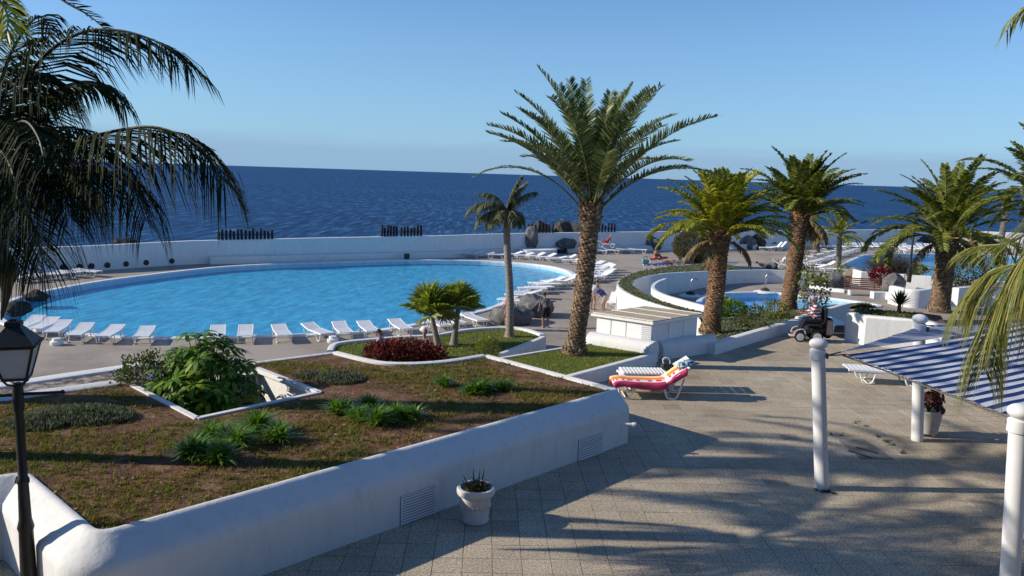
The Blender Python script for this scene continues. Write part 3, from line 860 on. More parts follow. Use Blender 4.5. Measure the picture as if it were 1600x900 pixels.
# ================================================================== palms
M_DATE = mat_leaf('date_frond', [(0.04, 0.07, 0.018), (0.08, 0.115, 0.028), (0.15, 0.18, 0.055), (0.25, 0.26, 0.10)], 0.42, 0.25, 0.45)
M_CANARY = mat_leaf('canary_frond', [(0.08, 0.12, 0.014), (0.16, 0.20, 0.02), (0.30, 0.30, 0.035), (0.44, 0.38, 0.06)], 0.45, 0.35, 0.35)
M_CANARY2 = mat_leaf('canary_frond_dark', [(0.05, 0.08, 0.014), (0.10, 0.135, 0.02), (0.18, 0.20, 0.035), (0.29, 0.27, 0.06)], 0.45, 0.35, 0.35)
M_COCO = mat_leaf('shaded_coconut_frond', [(0.010, 0.016, 0.008), (0.016, 0.026, 0.009), (0.026, 0.036, 0.012), (0.04, 0.045, 0.018)], 0.7, 0.08, 0.06)  # shade on the left palms is put into this dark leaf colour
M_COCOR = mat_leaf('green_frond', [(0.05, 0.07, 0.016), (0.10, 0.12, 0.024), (0.18, 0.185, 0.035), (0.32, 0.29, 0.06)], 0.5, 0.3, 0.25)
M_GREYF = mat_leaf('grey_green_frond', [(0.03, 0.04, 0.018), (0.06, 0.075, 0.03), (0.12, 0.13, 0.06), (0.24, 0.23, 0.14)], 0.55, 0.25, 0.25)
M_DRYF = mat_leaf('dry_frond', [(0.12, 0.075, 0.04), (0.20, 0.14, 0.08), (0.27, 0.20, 0.12)], 0.8, 0.15, 0.2)
M_RACH = mat_noise('frond_stalk', [(0.3, (0.12, 0.13, 0.035)), (0.7, (0.26, 0.24, 0.08))], 4, rough=0.5)
M_RACHD = mat_noise('shaded_frond_stalk', [(0.3, (0.02, 0.022, 0.012)), (0.7, (0.05, 0.048, 0.025))], 4, rough=0.6)  # stalk copy with the left palms' shade in its colour
M_BARK = mat_noise('palm_bark', [(0.25, (0.055, 0.035, 0.022)), (0.5, (0.14, 0.095, 0.06)), (0.75, (0.25, 0.18, 0.12))], 6, 7, rough=0.95, bscale=25, bstr=0.9, bdist=0.03)
M_BASE = mat_leaf('leaf_base', [(0.10, 0.065, 0.04), (0.17, 0.115, 0.07), (0.26, 0.185, 0.12), (0.36, 0.28, 0.19)], 0.9, 0.0, 0.15)
M_BASER = mat_leaf('leaf_base_red', [(0.11, 0.060, 0.032), (0.19, 0.105, 0.06), (0.27, 0.16, 0.09), (0.36, 0.24, 0.15)], 0.9, 0.0, 0.15)
M_GREYB = mat_noise('grey_ringed_bark', [(0.3, (0.13, 0.115, 0.095)), (0.7, (0.30, 0.27, 0.23))], 9, 6, rough=0.9, bscale=30, bstr=0.6, bdist=0.02, stretch=(1, 1, 3))

def frond_along(mb, pts, leaf_len, n, width, vee=0.35, fwd=0.55, droop=0.25, start=0.16, rr=0.03, rnd=None, prof=None, side_scale=(1, 1)):
    """rachis through pts (material 1) with leaflets (material 0) on both sides"""
    P = catmull(pts, 10) if len(pts) < 14 else [Vector(p) for p in pts]
    L = [0]
    for i in range(1, len(P)): L.append(L[-1] + (P[i] - P[i - 1]).length)
    tot = L[-1]
    mb.cur = 1
    mb.tube(P[::2] if len(P) > 12 else P, [rr * (1 - 0.88 * i / (len(P[::2] if len(P) > 12 else P) - 1)) for i in range(len(P[::2] if len(P) > 12 else P))], 5)
    mb.cur = 0
    def at_s(s):
        s *= tot; k = 0
        while k < len(L) - 2 and L[k + 1] < s: k += 1
        d = (P[k + 1] - P[k]); u = (s - L[k]) / max(1e-6, L[k + 1] - L[k])
        return P[k] + d * u, d.normalized()
    for i in range(n):
        s = start + (1 - start) * (i + rnd.random() * 0.6) / n
        if s > 0.995: s = 0.995
        p, tg = at_s(s)
        sd = tg.cross(Vector((0, 0, 1)))
        if sd.length < 0.05: sd = Vector((1, 0, 0))
        sd.normalize(); nm = sd.cross(tg).normalized()
        u = (s - start) / (1 - start)
        ll = leaf_len * ((0.35 + 0.65 * min(1, u / 0.25)) if u < 0.25 else (1 - 0.62 * ((u - 0.25) / 0.75) ** 1.6)) if prof is None else leaf_len * prof(u)
        for sg, ssc in ((-1, side_scale[0]), (1, side_scale[1])):
            if rnd.random() < 0.04: continue
            l = ll * rnd.uniform(0.85, 1.12) * ssc
            f = fwd * (0.8 + 0.7 * u) * rnd.uniform(0.8, 1.2)
            d = (sd * sg + tg * f + nm * vee * rnd.uniform(0.5, 1.5)).normalized()
            g = Vector((0, 0, -droop * l * rnd.uniform(0.75, 1.25)))
            q1 = p + d * l * 0.36 + g * 0.10; q2 = p + d * l * (0.70 - 0.08 * droop) + g * 0.45; tip = p + d * l * (0.97 - 0.25 * droop) + g
            wv = tg.cross(d); wv = (tg * 0.8 + wv * rnd.uniform(-0.5, 0.5)).normalized() * width * rnd.uniform(0.8, 1.2)
            mb.add([p - wv * .5, p + wv * .5, q1 + wv, q1 - wv, q2 + wv * .75, q2 - wv * .75, tip], [(0, 1, 2, 3), (3, 2, 4, 5), (5, 4, 6)])
def arc_pts(L, e0, bend, k=13, power=1.35, twist=0.0):
    p = Vector((0, 0, 0)); out = [p.copy()]
    for i in range(1, k):
        u = i / (k - 1); e = e0 - bend * u ** power
        p = p + Vector((math.cos(e), twist * u * 0.25, math.sin(e))) * (L / (k - 1)); out.append(p.copy())
    return out
def frond_mesh(name, L, e0, bend, leaf_len, n, width, mats, seed, vee=0.35, fwd=0.6, droop=0.2, start=0.16, rr=0.03, power=1.35, tw=0.0):
    mb = MB(); rnd = random.Random(seed)
    frond_along(mb, arc_pts(L, R(e0), R(bend), power=power, twist=tw), leaf_len, n, width, vee, fwd, droop, start, rr, rnd)
    return mb.mesh(name, mats)

def trunk_date(parent, H, r0, r1, lean, seed, base_mat, bulge=1.3, scale=1.0, flare=1.35, rows=None):
    scale = scale * 0.66
    """trunk (bark core) and its rows of cut leaf bases"""
    rnd = random.Random(seed); K = 14
    def cen(t): return Vector((lean[0] * t + 0.06 * math.sin(t * 3), lean[1] * t, H * t))
    def rad(t):
        r = r0 + (r1 - r0) * t
        if t < 0.12: r *= 1 + (flare - 1) * (1 - t / 0.12) ** 1.5
        if t > 0.8: r *= 1 + (bulge - 1) * math.sin(math.pi * min(1, (t - 0.8) / 0.2) * 0.62)
        return r
    mb = MB(); mb.tube([cen(i / K) for i in range(K + 1)], [rad(i / K) * 0.94 for i in range(K + 1)], 16)
    mb.build('trunk', M_BARK, parent, smooth=60)
    mb = MB(); dz_ = 0.13 * scale; per = max(9, int(2 * math.pi * r0 / (0.19 * scale))); tot = int(H / dz_ * per)
    for i in range(tot):
        # spiral phyllotaxis gives the diamond lattice of cut leaf stubs
        t = (i + 0.3) / tot + rnd.uniform(-.004, .004); t = min(max(t, 0), .995)
        c = cen(t); r = rad(t); big = 1 + 0.9 * max(0, t - 0.82) / 0.18
        th = i * 2.39996 + rnd.uniform(-0.05, 0.05)
        h = 0.17 * scale * rnd.uniform(0.7, 1.25) * big; w = 0.115 * scale * rnd.uniform(0.7, 1.15)
        dn = Vector((math.cos(th), math.sin(th), 0)); tn = Vector((-dn.y, dn.x, 0)); up = Vector((0, 0, 1))
        pr = rnd.uniform(0.025, 0.075) * scale * 1.3 * big * (0.6 + 0.4 * t)
        p = c + dn * r * 0.92
        v = [p, p + tn * w + up * h * .5, p + tn * w * .55 + dn * pr + up * h * .95, p - tn * w * .55 + dn * pr + up * h * .95, p - tn * w + up * h * .5, p + up * h * 1.25]
        mb.add(v, [(0, 1, 2, 3, 4), (3, 2, 5), (1, 5, 2), (4, 3, 5)])
    mb.build('leaf_bases', base_mat, parent, kind='stuff')
    return cen(1.0), rad

def date_palm(loc, H, r0, r1, lean, L, nf, seed, label, leaf_mat, base_mat, elev, leaf_len=0.45, n=58, width=0.021, dry=0, bulge=1.25, droop=0.2, vee=0.35, bend=(50, 85), name='date_palm', scale=1.0, flare=1.35, dead=0):
    rnd = random.Random(seed)
    t = thing(name, loc, label, 'palm tree')
    top, rad = trunk_date(t, H, r0, r1, lean, seed, base_mat, bulge, scale, flare)
    variants = []
    nv = 7
    for k in range(nv):
        e = elev[0] + (elev[1] - elev[0]) * k / (nv - 1)
        bd = bend[1] + (bend[0] - bend[1]) * k / (nv - 1)
        Lk = L * (0.98 if k < 5 else 0.95 if k == 5 else 0.88)
        variants.append((e, [frond_mesh('frond', Lk * f, e, bd * bf, leaf_len, n, width, [leaf_mat, M_RACH], seed * 31 + k * 5 + q, vee=vee, droop=droop, rr=0.028, power=1.7, tw=(-1.2, 1.1)[q]) for q, (f, bf) in enumerate(((1.0, 1.0), (0.88, 0.72)))]))
    for i in range(nf):
        # golden-angle crown: old fronds low, young fronds upright
        u = (i + 0.5) / nf
        k = min(nv - 1, max(0, int(u * nv + rnd.uniform(-0.5, 0.5))))
        th = i * 2.39996 + rnd.uniform(-0.25, 0.25)
        r_ = rad(1) * (0.55 - 0.45 * u)
        o = link('frond', variants[k][1][rnd.randrange(2)], t, (top.x + math.cos(th) * r_, top.y + math.sin(th) * r_, top.z - 0.12 + 0.22 * u))
        o.rotation_euler = (rnd.uniform(-0.12, 0.12), rnd.uniform(-0.10, 0.10), th)
        s = rnd.uniform(0.86, 1.08); o.scale = (s, s, s)
    if dead:
        dm = [frond_mesh('dry_frond', L * 0.5, -10, 70, leaf_len * 0.7, n // 2, width, [M_DRYF, M_RACH], seed * 77 + q, vee=0.1, droop=0.7) for q in range(2)]
        for i in range(dead):
            th = rnd.uniform(0, 6.28)
            o = link('dry_frond', dm[i % 2], t, (top.x + math.cos(th) * rad(1) * .8, top.y + math.sin(th) * rad(1) * .8, top.z - 0.25), (0, 0, th))
    return t, top

# tall date palm on the lawn bed
P1b = at(897, 553, 0.3)
k1 = P1b.y / FPX
date_palm(P1b, 4.15, 0.25, 0.245, (0.28, 0.0), 3.75, 38, 11, 'tall date palm with a rough trunk on the lawn beside the white cabinet', M_DATE, M_BASE, (46, 88), 0.50, 84, 0.024, bulge=1.3, bend=(22, 56), vee=0.45, droop=0.06, flare=1.5)
p1 = [o for o in COL.objects if o.name.startswith('date_palm')][0]
# its two low arching fronds
for th, s, e in ((R(183), .95, 54), (R(-4), 1.12, 52)):
    me = frond_mesh('frond', 3.6 * s, e, 82, 0.5, 62, 0.02, [M_DATE, M_RACH], int(e * 10), vee=0.3, droop=0.25, start=0.34)
    link('frond', me, p1, (0.28 + math.cos(th) * .2, math.sin(th) * .2, 3.95), (0, 0, th))

P2b = on_bed3(1108, 521)
date_palm(P2b, 3.55, 0.325, 0.285, (0.12, 0), 2.65, 60, 22, 'yellow-green palm with a brown trunk in the bed behind the white cabinet', M_CANARY, M_BASER, (26, 86), 0.50, 80, 0.034, bend=(30, 82), droop=0.3, vee=0.3, dead=5)
P3b = on_bed3(1229, 489)
date_palm(P3b, 4.75, 0.40, 0.35, (0.25, 0), 3.4, 58, 33, 'taller green palm beside the paddling pool, right of the yellow-green one', M_CANARY2, M_BASER, (24, 86), 0.60, 80, 0.040, bend=(28, 78), droop=0.25, dead=6)
P4b = at(1466, 487, -0.3)
date_palm(P4b, 3.4, 0.41, 0.43, (0.0, 0), 3.85, 54, 44, 'thick-trunked palm behind the awning with fronds spreading both ways', M_CANARY2, M_BASE, (10, 85), 0.60, 80, 0.040, bend=(32, 95), droop=0.25, dead=3, bulge=1.2)
P5b = at(1598, 520, -0.2)
date_palm(P5b, 5.2, 0.42, 0.42, (0.1, 0), 3.2, 40, 55, 'dark palm with drooping crown cut by the right edge of the picture', M_CANARY2, M_BASE, (-8, 84), 0.46, 70, 0.038, bend=(40, 100), droop=0.3)

# small feathery palm between the palms, further back, and the leaning one beside it
P6b = at(1308, 424, DECK)
date_palm(P6b, 3.1, 0.20, 0.17, (-0.1, 0), 2.3, 20, 66, 'small thin-trunked palm standing by the corner of the second pool', M_CANARY, M_GREYB, (5, 84), 0.55, 44, 0.035, bend=(40, 95), droop=0.5, bulge=1.1, name='slender_palm', scale=1.6)
P7b = at(1276, 400, DECK)
t7, _ = date_palm(P7b, 4.2, 0.34, 0.40, (-0.9, 0), 2.2, 16, 77, 'leaning palm with a reddish trunk half hidden behind the taller green palm', M_CANARY2, M_BASER, (0, 80), 0.5, 40, 0.04, bend=(40, 90), droop=0.4, bulge=1.2, scale=1.6)
P8b = at(1560, 398, DECK)
date_palm(P8b, 5.0, 0.3, 0.3, (0.2, 0), 2.4, 18, 88, 'distant thin palm beside the second pool at the right edge', M_CANARY2, M_GREYB, (0, 82), 0.5, 40, 0.04, bend=(40, 90), droop=0.4, scale=2)

# slender grey palm on the round lawn
def ringed_trunk(parent, H, r0, r1, lean, rings, mat=M_GREYB):
    mb = MB(); pts = []; rr = []
    n = rings * 3
    for i in range(n + 1):
        t = i / n
        pts.append(Vector((lean[0] * t + 0.05 * math.sin(t * 5), lean[1] * t, H * t)))
        r = r0 + (r1 - r0) * t + (0.35 * r0 * max(0, 1 - t / 0.06) ** 2)
        rr.append(r * (1.07 if i % 3 == 0 else 0.97))
    mb.tube(pts, rr, 14); mb.build('trunk', mat, parent, smooth=60)
    return pts[-1]
P9b = at(796, 526, BZ)
t9 = thing('slender_palm', P9b, 'slender palm with a ringed grey trunk and wind-blown crown on the round lawn', 'palm tree')
tp = ringed_trunk(t9, 4.55, 0.17, 0.14, (-0.2, 0), 26)
mb = MB(); mb.tube([tp - Vector((0, 0, 0.1)), tp + Vector((0, 0, 0.35)), tp + Vector((0, 0, 0.8))], [0.13, 0.12, 0.06], 10); mb.build('crownshaft', M_CANARY2, t9, smooth=60)
rnd = random.Random(9)
for i, (th, e, L_, bd) in enumerate([(180, 48, 1.7, 110), (190, 22, 1.4, 100), (170, 75, 1.3, 90), (200, 60, 1.5, 140), (20, 78, 1.3, 40), (10, 66, 1.3, 60), (-20, 84, 1.4, 30), (0, 35, .8, 120), (160, 40, 1.1, 150), (240, 45, 1.0, 150), (300, 35, 1.0, 140), (60, 40, 1.0, 150), (340, 20, .8, 110), (215, 10, 1.0, 90)]):
    me = frond_mesh('frond', L_ * 1.2, e, bd, 0.55, 66, 0.024, [M_GREYF, M_RACH], 900 + i, vee=0.0, fwd=0.5, droop=0.75, start=0.1, rr=0.022)
    link('frond', me, t9, tp + Vector((0, 0, 0.55)), (0, 0, R(th)))

# two fan palms
M_FAN = mat_leaf('fan_leaf', [(0.08, 0.12, 0.018), (0.14, 0.19, 0.026), (0.22, 0.26, 0.04), (0.30, 0.32, 0.07)], 0.6, 0.35, 0.15)
M_FANY = mat_leaf('fan_leaf_old', [(0.20, 0.19, 0.05), (0.27, 0.25, 0.08), (0.15, 0.17, 0.04)], 0.5, 0.3, 0.3)
def fan_mesh(rad, seed, mat, span=280, pet=0.48, nseg=34):
    rnd = random.Random(seed); mb = MB()
    mb.cur = 1; mb.tube([(0, 0, 0), (pet * .5, 0, 0.03), (pet, 0, 0.0)], [0.016, 0.013, 0.011], 5); mb.cur = 0
    c = Vector((pet, 0, 0))
    for i in range(nseg):
        a = R(-span / 2 + span * (i + 0.5) / nseg); da = R(span / nseg) * 0.5
        r = rad * (0.78 + 0.22 * math.cos(a * 0.7)) * rnd.uniform(0.93, 1.05)
        fold = 0.03 if i % 2 else -0.03
        d = Vector((math.cos(a), math.sin(a), 0)); z = 0.10 * math.cos(a * .5)
        e1 = Vector((math.cos(a - da), math.sin(a - da), 0)); e2 = Vector((math.cos(a + da), math.sin(a + da), 0))
        k = 0.62
        tip = c + d * r + Vector((0, 0, -0.14 * r * rnd.uniform(0.2, 1.3)))
        mb.add([c, c + e1 * r * k + Vector((0, 0, z * .5 - fold)), c + e2 * r * k + Vector((0, 0, z * .5 + fold)), tip], [(0, 1, 2), (1, 3, 2)])
    return mb.mesh('fan_leaf', [mat, M_RACH])
def fan_palm(loc, H, R_, n, seed, label, elevs, ln=0.0):
    rnd = random.Random(seed); t = thing('fan_palm', loc, label, 'palm tree')
    mb = MB(); mb.tube([(0.0, 0, -0.05), (0.01, 0, 0.12), (ln * .25, 0, H * .35), (ln * .75, 0, H * .8), (ln, 0, H)], [0.22, 0.15, 0.12, 0.085, 0.10], 12)
    mb.build('trunk', M_GREYB, t, smooth=60)
    ms = [fan_mesh(R_, seed * 10 + k, M_FAN) for k in range(3)]; my = fan_mesh(R_ * .9, seed * 10 + 8, M_FANY)
    for i in range(n):
        u = i / (n - 1); e = elevs[0] + (elevs[1] - elevs[0]) * u + rnd.uniform(-8, 8)
        th = i * 2.4 + rnd.uniform(-.3, .3)
        o = link('fan_leaf', my if i < 3 else ms[i % 3], t, (ln, 0, H - 0.08 + 0.12 * u))
        o.rotation_euler = (rnd.uniform(-0.5, 0.5), -R(e), th)
    return t
fan_palm(at(683, 541, BZ), 1.30, 0.85, 15, 5, 'left of the two small fan palms, with a yellow lower leaf', (-5, 84), -.26)
fan_palm(at(709, 538.5, BZ), 1.45, 0.72, 14, 6, 'right of the two small fan palms on the round lawn', (5, 84), .16)

# --- foreground palm at the left, its shade put into the dark leaf colour
def frond_obj(parent, ctrl, leaf_len, n, width, mats, seed, **kw):
    mb = MB(); rnd_ = random.Random(seed)
    frond_along(mb, ctrl, leaf_len, n, width, rnd=rnd_, **kw)
    return mb.build('frond', mats, parent)
def px3(lst): return [atY(x, y, Y) for x, y, Y in lst]
lp = thing('coconut_palm', (0, 0, 0), 'dark coconut palm with long arching fronds at the left edge', 'palm tree')
hub = (-25, 262)
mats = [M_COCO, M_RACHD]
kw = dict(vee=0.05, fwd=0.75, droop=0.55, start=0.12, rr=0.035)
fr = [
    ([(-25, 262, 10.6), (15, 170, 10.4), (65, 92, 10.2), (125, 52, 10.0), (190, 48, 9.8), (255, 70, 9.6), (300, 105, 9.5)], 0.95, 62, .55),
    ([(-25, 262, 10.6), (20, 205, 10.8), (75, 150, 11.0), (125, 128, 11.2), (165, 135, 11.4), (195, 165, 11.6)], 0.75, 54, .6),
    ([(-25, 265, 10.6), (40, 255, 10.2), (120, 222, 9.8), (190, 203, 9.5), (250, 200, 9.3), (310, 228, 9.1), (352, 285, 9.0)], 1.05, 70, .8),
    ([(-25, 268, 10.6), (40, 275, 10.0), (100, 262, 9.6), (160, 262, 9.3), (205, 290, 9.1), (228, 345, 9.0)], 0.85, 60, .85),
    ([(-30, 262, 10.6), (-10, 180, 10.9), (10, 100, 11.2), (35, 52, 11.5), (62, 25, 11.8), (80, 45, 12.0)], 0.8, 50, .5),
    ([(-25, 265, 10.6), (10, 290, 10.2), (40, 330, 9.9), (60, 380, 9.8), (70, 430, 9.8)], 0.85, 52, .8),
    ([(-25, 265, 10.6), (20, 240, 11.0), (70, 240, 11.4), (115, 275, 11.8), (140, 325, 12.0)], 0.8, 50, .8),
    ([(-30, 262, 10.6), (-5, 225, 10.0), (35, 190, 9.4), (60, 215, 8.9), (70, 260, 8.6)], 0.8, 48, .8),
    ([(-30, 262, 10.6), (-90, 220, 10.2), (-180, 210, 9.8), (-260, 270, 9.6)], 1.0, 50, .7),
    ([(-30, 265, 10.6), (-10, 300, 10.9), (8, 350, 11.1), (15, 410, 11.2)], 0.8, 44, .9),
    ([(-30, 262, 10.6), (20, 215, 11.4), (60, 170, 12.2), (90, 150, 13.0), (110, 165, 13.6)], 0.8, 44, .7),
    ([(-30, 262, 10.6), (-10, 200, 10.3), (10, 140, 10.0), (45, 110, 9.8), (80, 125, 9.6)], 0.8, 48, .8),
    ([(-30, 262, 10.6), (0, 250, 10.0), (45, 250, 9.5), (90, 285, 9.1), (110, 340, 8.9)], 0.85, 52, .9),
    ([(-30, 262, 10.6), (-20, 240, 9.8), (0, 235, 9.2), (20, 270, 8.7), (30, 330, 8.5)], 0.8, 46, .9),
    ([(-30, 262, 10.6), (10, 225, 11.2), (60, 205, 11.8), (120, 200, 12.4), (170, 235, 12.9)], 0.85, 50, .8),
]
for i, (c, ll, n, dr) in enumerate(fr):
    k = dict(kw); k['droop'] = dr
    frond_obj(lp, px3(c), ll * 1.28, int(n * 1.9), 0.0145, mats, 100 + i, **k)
mb = MB(); top = atY(-28, 275, 10.6); bot = Vector((top.x - 0.55, 10.9, 0.9))
mb.tube(catmull([bot, bot.lerp(top, .35) + Vector((-0.12, 0, 0)), bot.lerp(top, .75) + Vector((-0.03, 0, 0)), top], 8), [0.24] + [0.17] * 23 + [0.2], 12); mb.build('trunk', M_BARK, lp, smooth=60)
mb = MB(); a = atY(-18, 330, 10.3)
mb.tube(catmull([a, atY(5, 405, 10.2), atY(10, 450, 10.2), atY(2, 500, 10.2)], 6), [0.05] * 5 + [0.09, 0.12, 0.15, 0.16, 0.15, 0.12] + [0.09, 0.07, 0.06, 0.05, 0.04, 0.03, 0.02, 0.01], 9); mb.build('dry_spathe', M_RACHD, lp, smooth=60)

# --- a second palm behind it to the left, only its lowest fronds hang into the picture
lp2 = date_palm(atY(-210, 400, 13.0) * 0 + Vector((-12.6, 13.5, 0.9)), 8.5, 0.34, 0.34, (0.5, 0), 3.6, 26, 120, 'date palm left of the picture whose dark fronds hang in at the top left corner', M_CANARY2, M_BASE, (-30, 84), 0.5, 60, 0.03, bend=(40, 90), droop=0.3, dead=4)[0]
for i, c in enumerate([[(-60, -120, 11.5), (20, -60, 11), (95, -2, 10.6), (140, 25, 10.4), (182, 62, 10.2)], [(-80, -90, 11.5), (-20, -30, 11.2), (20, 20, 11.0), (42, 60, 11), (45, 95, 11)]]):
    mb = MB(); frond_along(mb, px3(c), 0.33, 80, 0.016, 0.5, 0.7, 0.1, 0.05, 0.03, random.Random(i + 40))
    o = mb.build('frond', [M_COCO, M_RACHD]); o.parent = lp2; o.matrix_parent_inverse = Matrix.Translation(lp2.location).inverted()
mb = MB(); frond_along(mb, px3([(-60, -60, 9.4), (-10, -10, 9.2), (12, 25, 9.1), (8, 60, 9.0)]), 0.5, 26, 0.03, 0.2, 0.9, 0.3, 0.05, 0.03, random.Random(77))
o = mb.build('frond', [M_CANARY, M_RACH]); o.parent = lp2; o.matrix_parent_inverse = Matrix.Translation(lp2.location).inverted()

# --- palm off the right edge whose fronds hang over the awning
rp = thing('coconut_palm', (0, 0, 0), 'palm whose long green fronds hang over the striped awning at the right edge', 'palm tree')
mats = [M_COCOR, M_RACH]
fr = [([(1760, 300, 7.8), (1690, 325, 7.9), (1620, 380, 8.0), (1578, 440, 8.1), (1552, 505, 8.2), (1538, 580, 8.25)], 0.72, 84, 1.0),
      ([(1760, 305, 7.8), (1700, 350, 8.3), (1650, 390, 8.6), (1600, 410, 8.9), (1545, 425, 9.1), (1505, 470, 9.3)], 0.75, 70, 0.95),
      ([(1760, 300, 7.8), (1720, 350, 7.7), (1670, 420, 7.7), (1640, 500, 7.7)], 0.7, 50, 1.0),
      ([(1760, 290, 7.8), (1720, 240, 8.4), (1640, 250, 9), (1590, 330, 9.5)][:1] + [(1700, 300, 8.6), (1640, 340, 9.2), (1580, 378, 9.6), (1530, 385, 10), (1505, 400, 10.2)], 0.6, 50, 0.5)]
for i, (c, ll, n, dr) in enumerate(fr):
    frond_obj(rp, px3(c), ll * 1.3, int(n * 2.3), 0.0085, mats, 300 + i, vee=0.0, fwd=0.8, droop=dr, start=0.1, rr=0.03)
hub_r = atY(1760, 300, 7.8)
for i, (th, e, bd) in enumerate([(-30, 40, 80), (20, 55, 80), (-80, 50, 90), (-55, 65, 80), (0, 70, 70), (-10, 25, 90), (38, 30, 80), (-110, 45, 90)]):
    me = frond_mesh('frond', 3.2, e, bd, 0.8, 60, 0.02, mats, 340 + i, vee=0.0, droop=0.6, start=0.1)
    link('frond', me, rp, hub_r, (0, 0, R(th)))
c = px3([(1760, 300, 7.8), (1740, 180, 8.2), (1690, 60, 8.6), (1630, 10, 9), (1590, 22, 9.2), (1572, 50, 9.3)])
frond_obj(rp, c, 0.5, 60, 0.016, mats, 350, vee=0.0, fwd=0.8, droop=0.8, start=0.1, rr=0.03)
mb = MB(); mb.tube(catmull([Vector((hub_r.x + .3, hub_r.y - .2, 0)), Vector((hub_r.x + .12, hub_r.y - .1, 1.8)), hub_r], 8), [0.24] + [0.16] * 15 + [0.2], 12); mb.build('trunk', M_BARK, rp, smooth=60)
# ================================================================== sun loungers
ORD = ['first', 'second', 'third', 'fourth', 'fifth', 'sixth', 'seventh', 'eighth', 'ninth', 'tenth', 'eleventh', 'twelfth', 'thirteenth', 'fourteenth', 'fifteenth', 'sixteenth', 'seventeenth', 'eighteenth', 'nineteenth', 'twentieth', 'twenty-first', 'twenty-second', 'twenty-third', 'twenty-fourth', 'twenty-fifth', 'twenty-sixth', 'twenty-seventh', 'twenty-eighth', 'twenty-ninth', 'thirtieth']
def slat_panel(mb, x0, x1, w, n, th=0.025):
    d = (x1 - x0) / n
    for i in range(n): mb.bbox((x0 + d * (i + .5), 0, 0), (d * 0.86, w - 0.05, th), 0.006)
    for s in (-1, 1): mb.bbox(((x0 + x1) / 2, s * (w / 2 - 0.025), -0.012), (x1 - x0, 0.05, 0.06), 0.012)
LM = {}
def lounger_meshes():
    m = MB(); slat_panel(m, -0.95, 0.2, 0.64, 10); LM['seat'] = m.mesh('seat', M_PLASTIC)
    m = MB(); slat_panel(m, 0.0, 0.72, 0.64, 6); LM['back'] = m.mesh('backrest', M_PLASTIC)
    for nm, xs in (('legf', (-0.88, -0.80, -0.68, -0.56, -0.48)), ('legr', (0.22, 0.30, 0.42, 0.54, 0.64))):
        m = MB(); m.tube(catmull([(xs[0], 0, 0.31), (xs[1], 0, 0.06), (xs[2], 0, 0.02), (xs[3], 0, 0.06), (xs[4], 0, 0.31)], 4), 0.021, 6); LM[nm] = m.mesh('leg', M_PLASTIC, smooth=60)
    m = MB(); m.tube([(0, -0.29, 0.03), (0, 0.29, 0.03)], 0.014, 6); LM['bar'] = m.mesh('stretcher', M_PLASTIC)
lounger_meshes()
def lounger(loc, rz, label, back=10, group=None, full=True, s=1.0):
    t = thing('sun_lounger', loc, label, 'sun lounger', rz, group)
    t.scale = (s, s, s * 1.12)
    link('seat', LM['seat'], t, (0, 0, 0.33))
    link('backrest', LM['back'], t, (0.205, 0, 0.332), (0, -R(back), 0))
    for y in (-0.29, 0.29):
        link('leg', LM['legf'], t, (0, y, 0)); link('leg', LM['legr'], t, (0, y, 0))
    if full:
        for x in (-0.68, 0.42): link('stretcher', LM['bar'], t, (x, 0, 0))
    return t
pc = sum(pool, Vector()) / len(pool)
rl = random.Random(5)
def radial(p): return math.atan2(pc.y - p.y, pc.x - p.x)
near_row = [(48, 517), (70, 520), (92, 525), (127, 530), (174, 531.5), (227, 532), (341, 530), (384, 531), (440, 530), (495, 528), (535, 526), (575, 523.5), (625, 520), (684, 515), (707, 511), (739, 507)]
for i, (x, y) in enumerate(near_row):
    p = at(x, y, DECK)
    rz = R(97 + 25 * (x - 50) / 650) + rl.uniform(-.07, .07)
    if i == 9: rz += 0.3
    lounger(p, rz, '%s white lounger from the left along the near edge of the pool' % ORD[i], back=rl.choice([6, 9, 12]))
for i, (x, y) in enumerate([(22, 441), (43, 439.5), (62, 437), (84, 435), (106, 433), (136, 431.5)]):
    p = at(x, y, DECK); lounger(p, R(165) + rl.uniform(-.05, .05), '%s lounger from the left in the row at the left end of the pool' % ORD[i], back=[20, 20, 24, 26, 0, 5][i])
far_row = [(697, 402), (714, 402), (737, 402), (756, 402.5), (779, 404), (803, 403), (819, 405), (837, 406), (854, 407.5), (870, 410), (885, 410), (896, 413)]
for i, (x, y) in enumerate(far_row):
    p = at(x, y, DECK); lounger(p, R(5 if i < 5 else 20) + rl.uniform(-.2, .2), '%s white lounger from the left along the far edge of the pool' % ORD[i], back=[12, 10, 14, 8, 8, 15, 15, 20, 20, 12, 24, 20][i], full=False)
right_row = [(912, 415), (921, 416), (932, 419), (941, 422), (948, 426), (936, 426), (947, 430), (934, 430), (944, 434), (929, 435), (939, 438), (925, 440), (914, 442), (912, 436), (896, 440), (888, 444), (877, 447), (865, 446), (857, 452), (847, 450), (843, 457), (832, 459), (824, 466), (813, 470), (803, 478)]
for i, (x, y) in enumerate(right_row):
    p = at(x, y, DECK); lounger(p, radial(p) + math.pi + rl.uniform(-.25, .25), '%s lounger from the sea in the crowded row right of the pool' % ORD[i], back=rl.choice([0, 8, 14, 20]), full=False)
plat = [(934, 396.5, 'white lounger at the foot of the sea wall just right of the tall palm trunk', 10), (953, 396, 'white lounger with raised back below the red sunbather', 22), (977, 395.5, 'white lounger with loop arms left of the grey boulder pile', 5), (996, 395, 'white lounger directly beside the grey boulder pile', 5), (1010, 391, 'white lounger tucked behind the boulder pile', 0)]
for x, y, l, bk in plat: lounger(at(x, y, DECK), R(170 + rl.uniform(-10, 10)), l, back=bk, full=False)
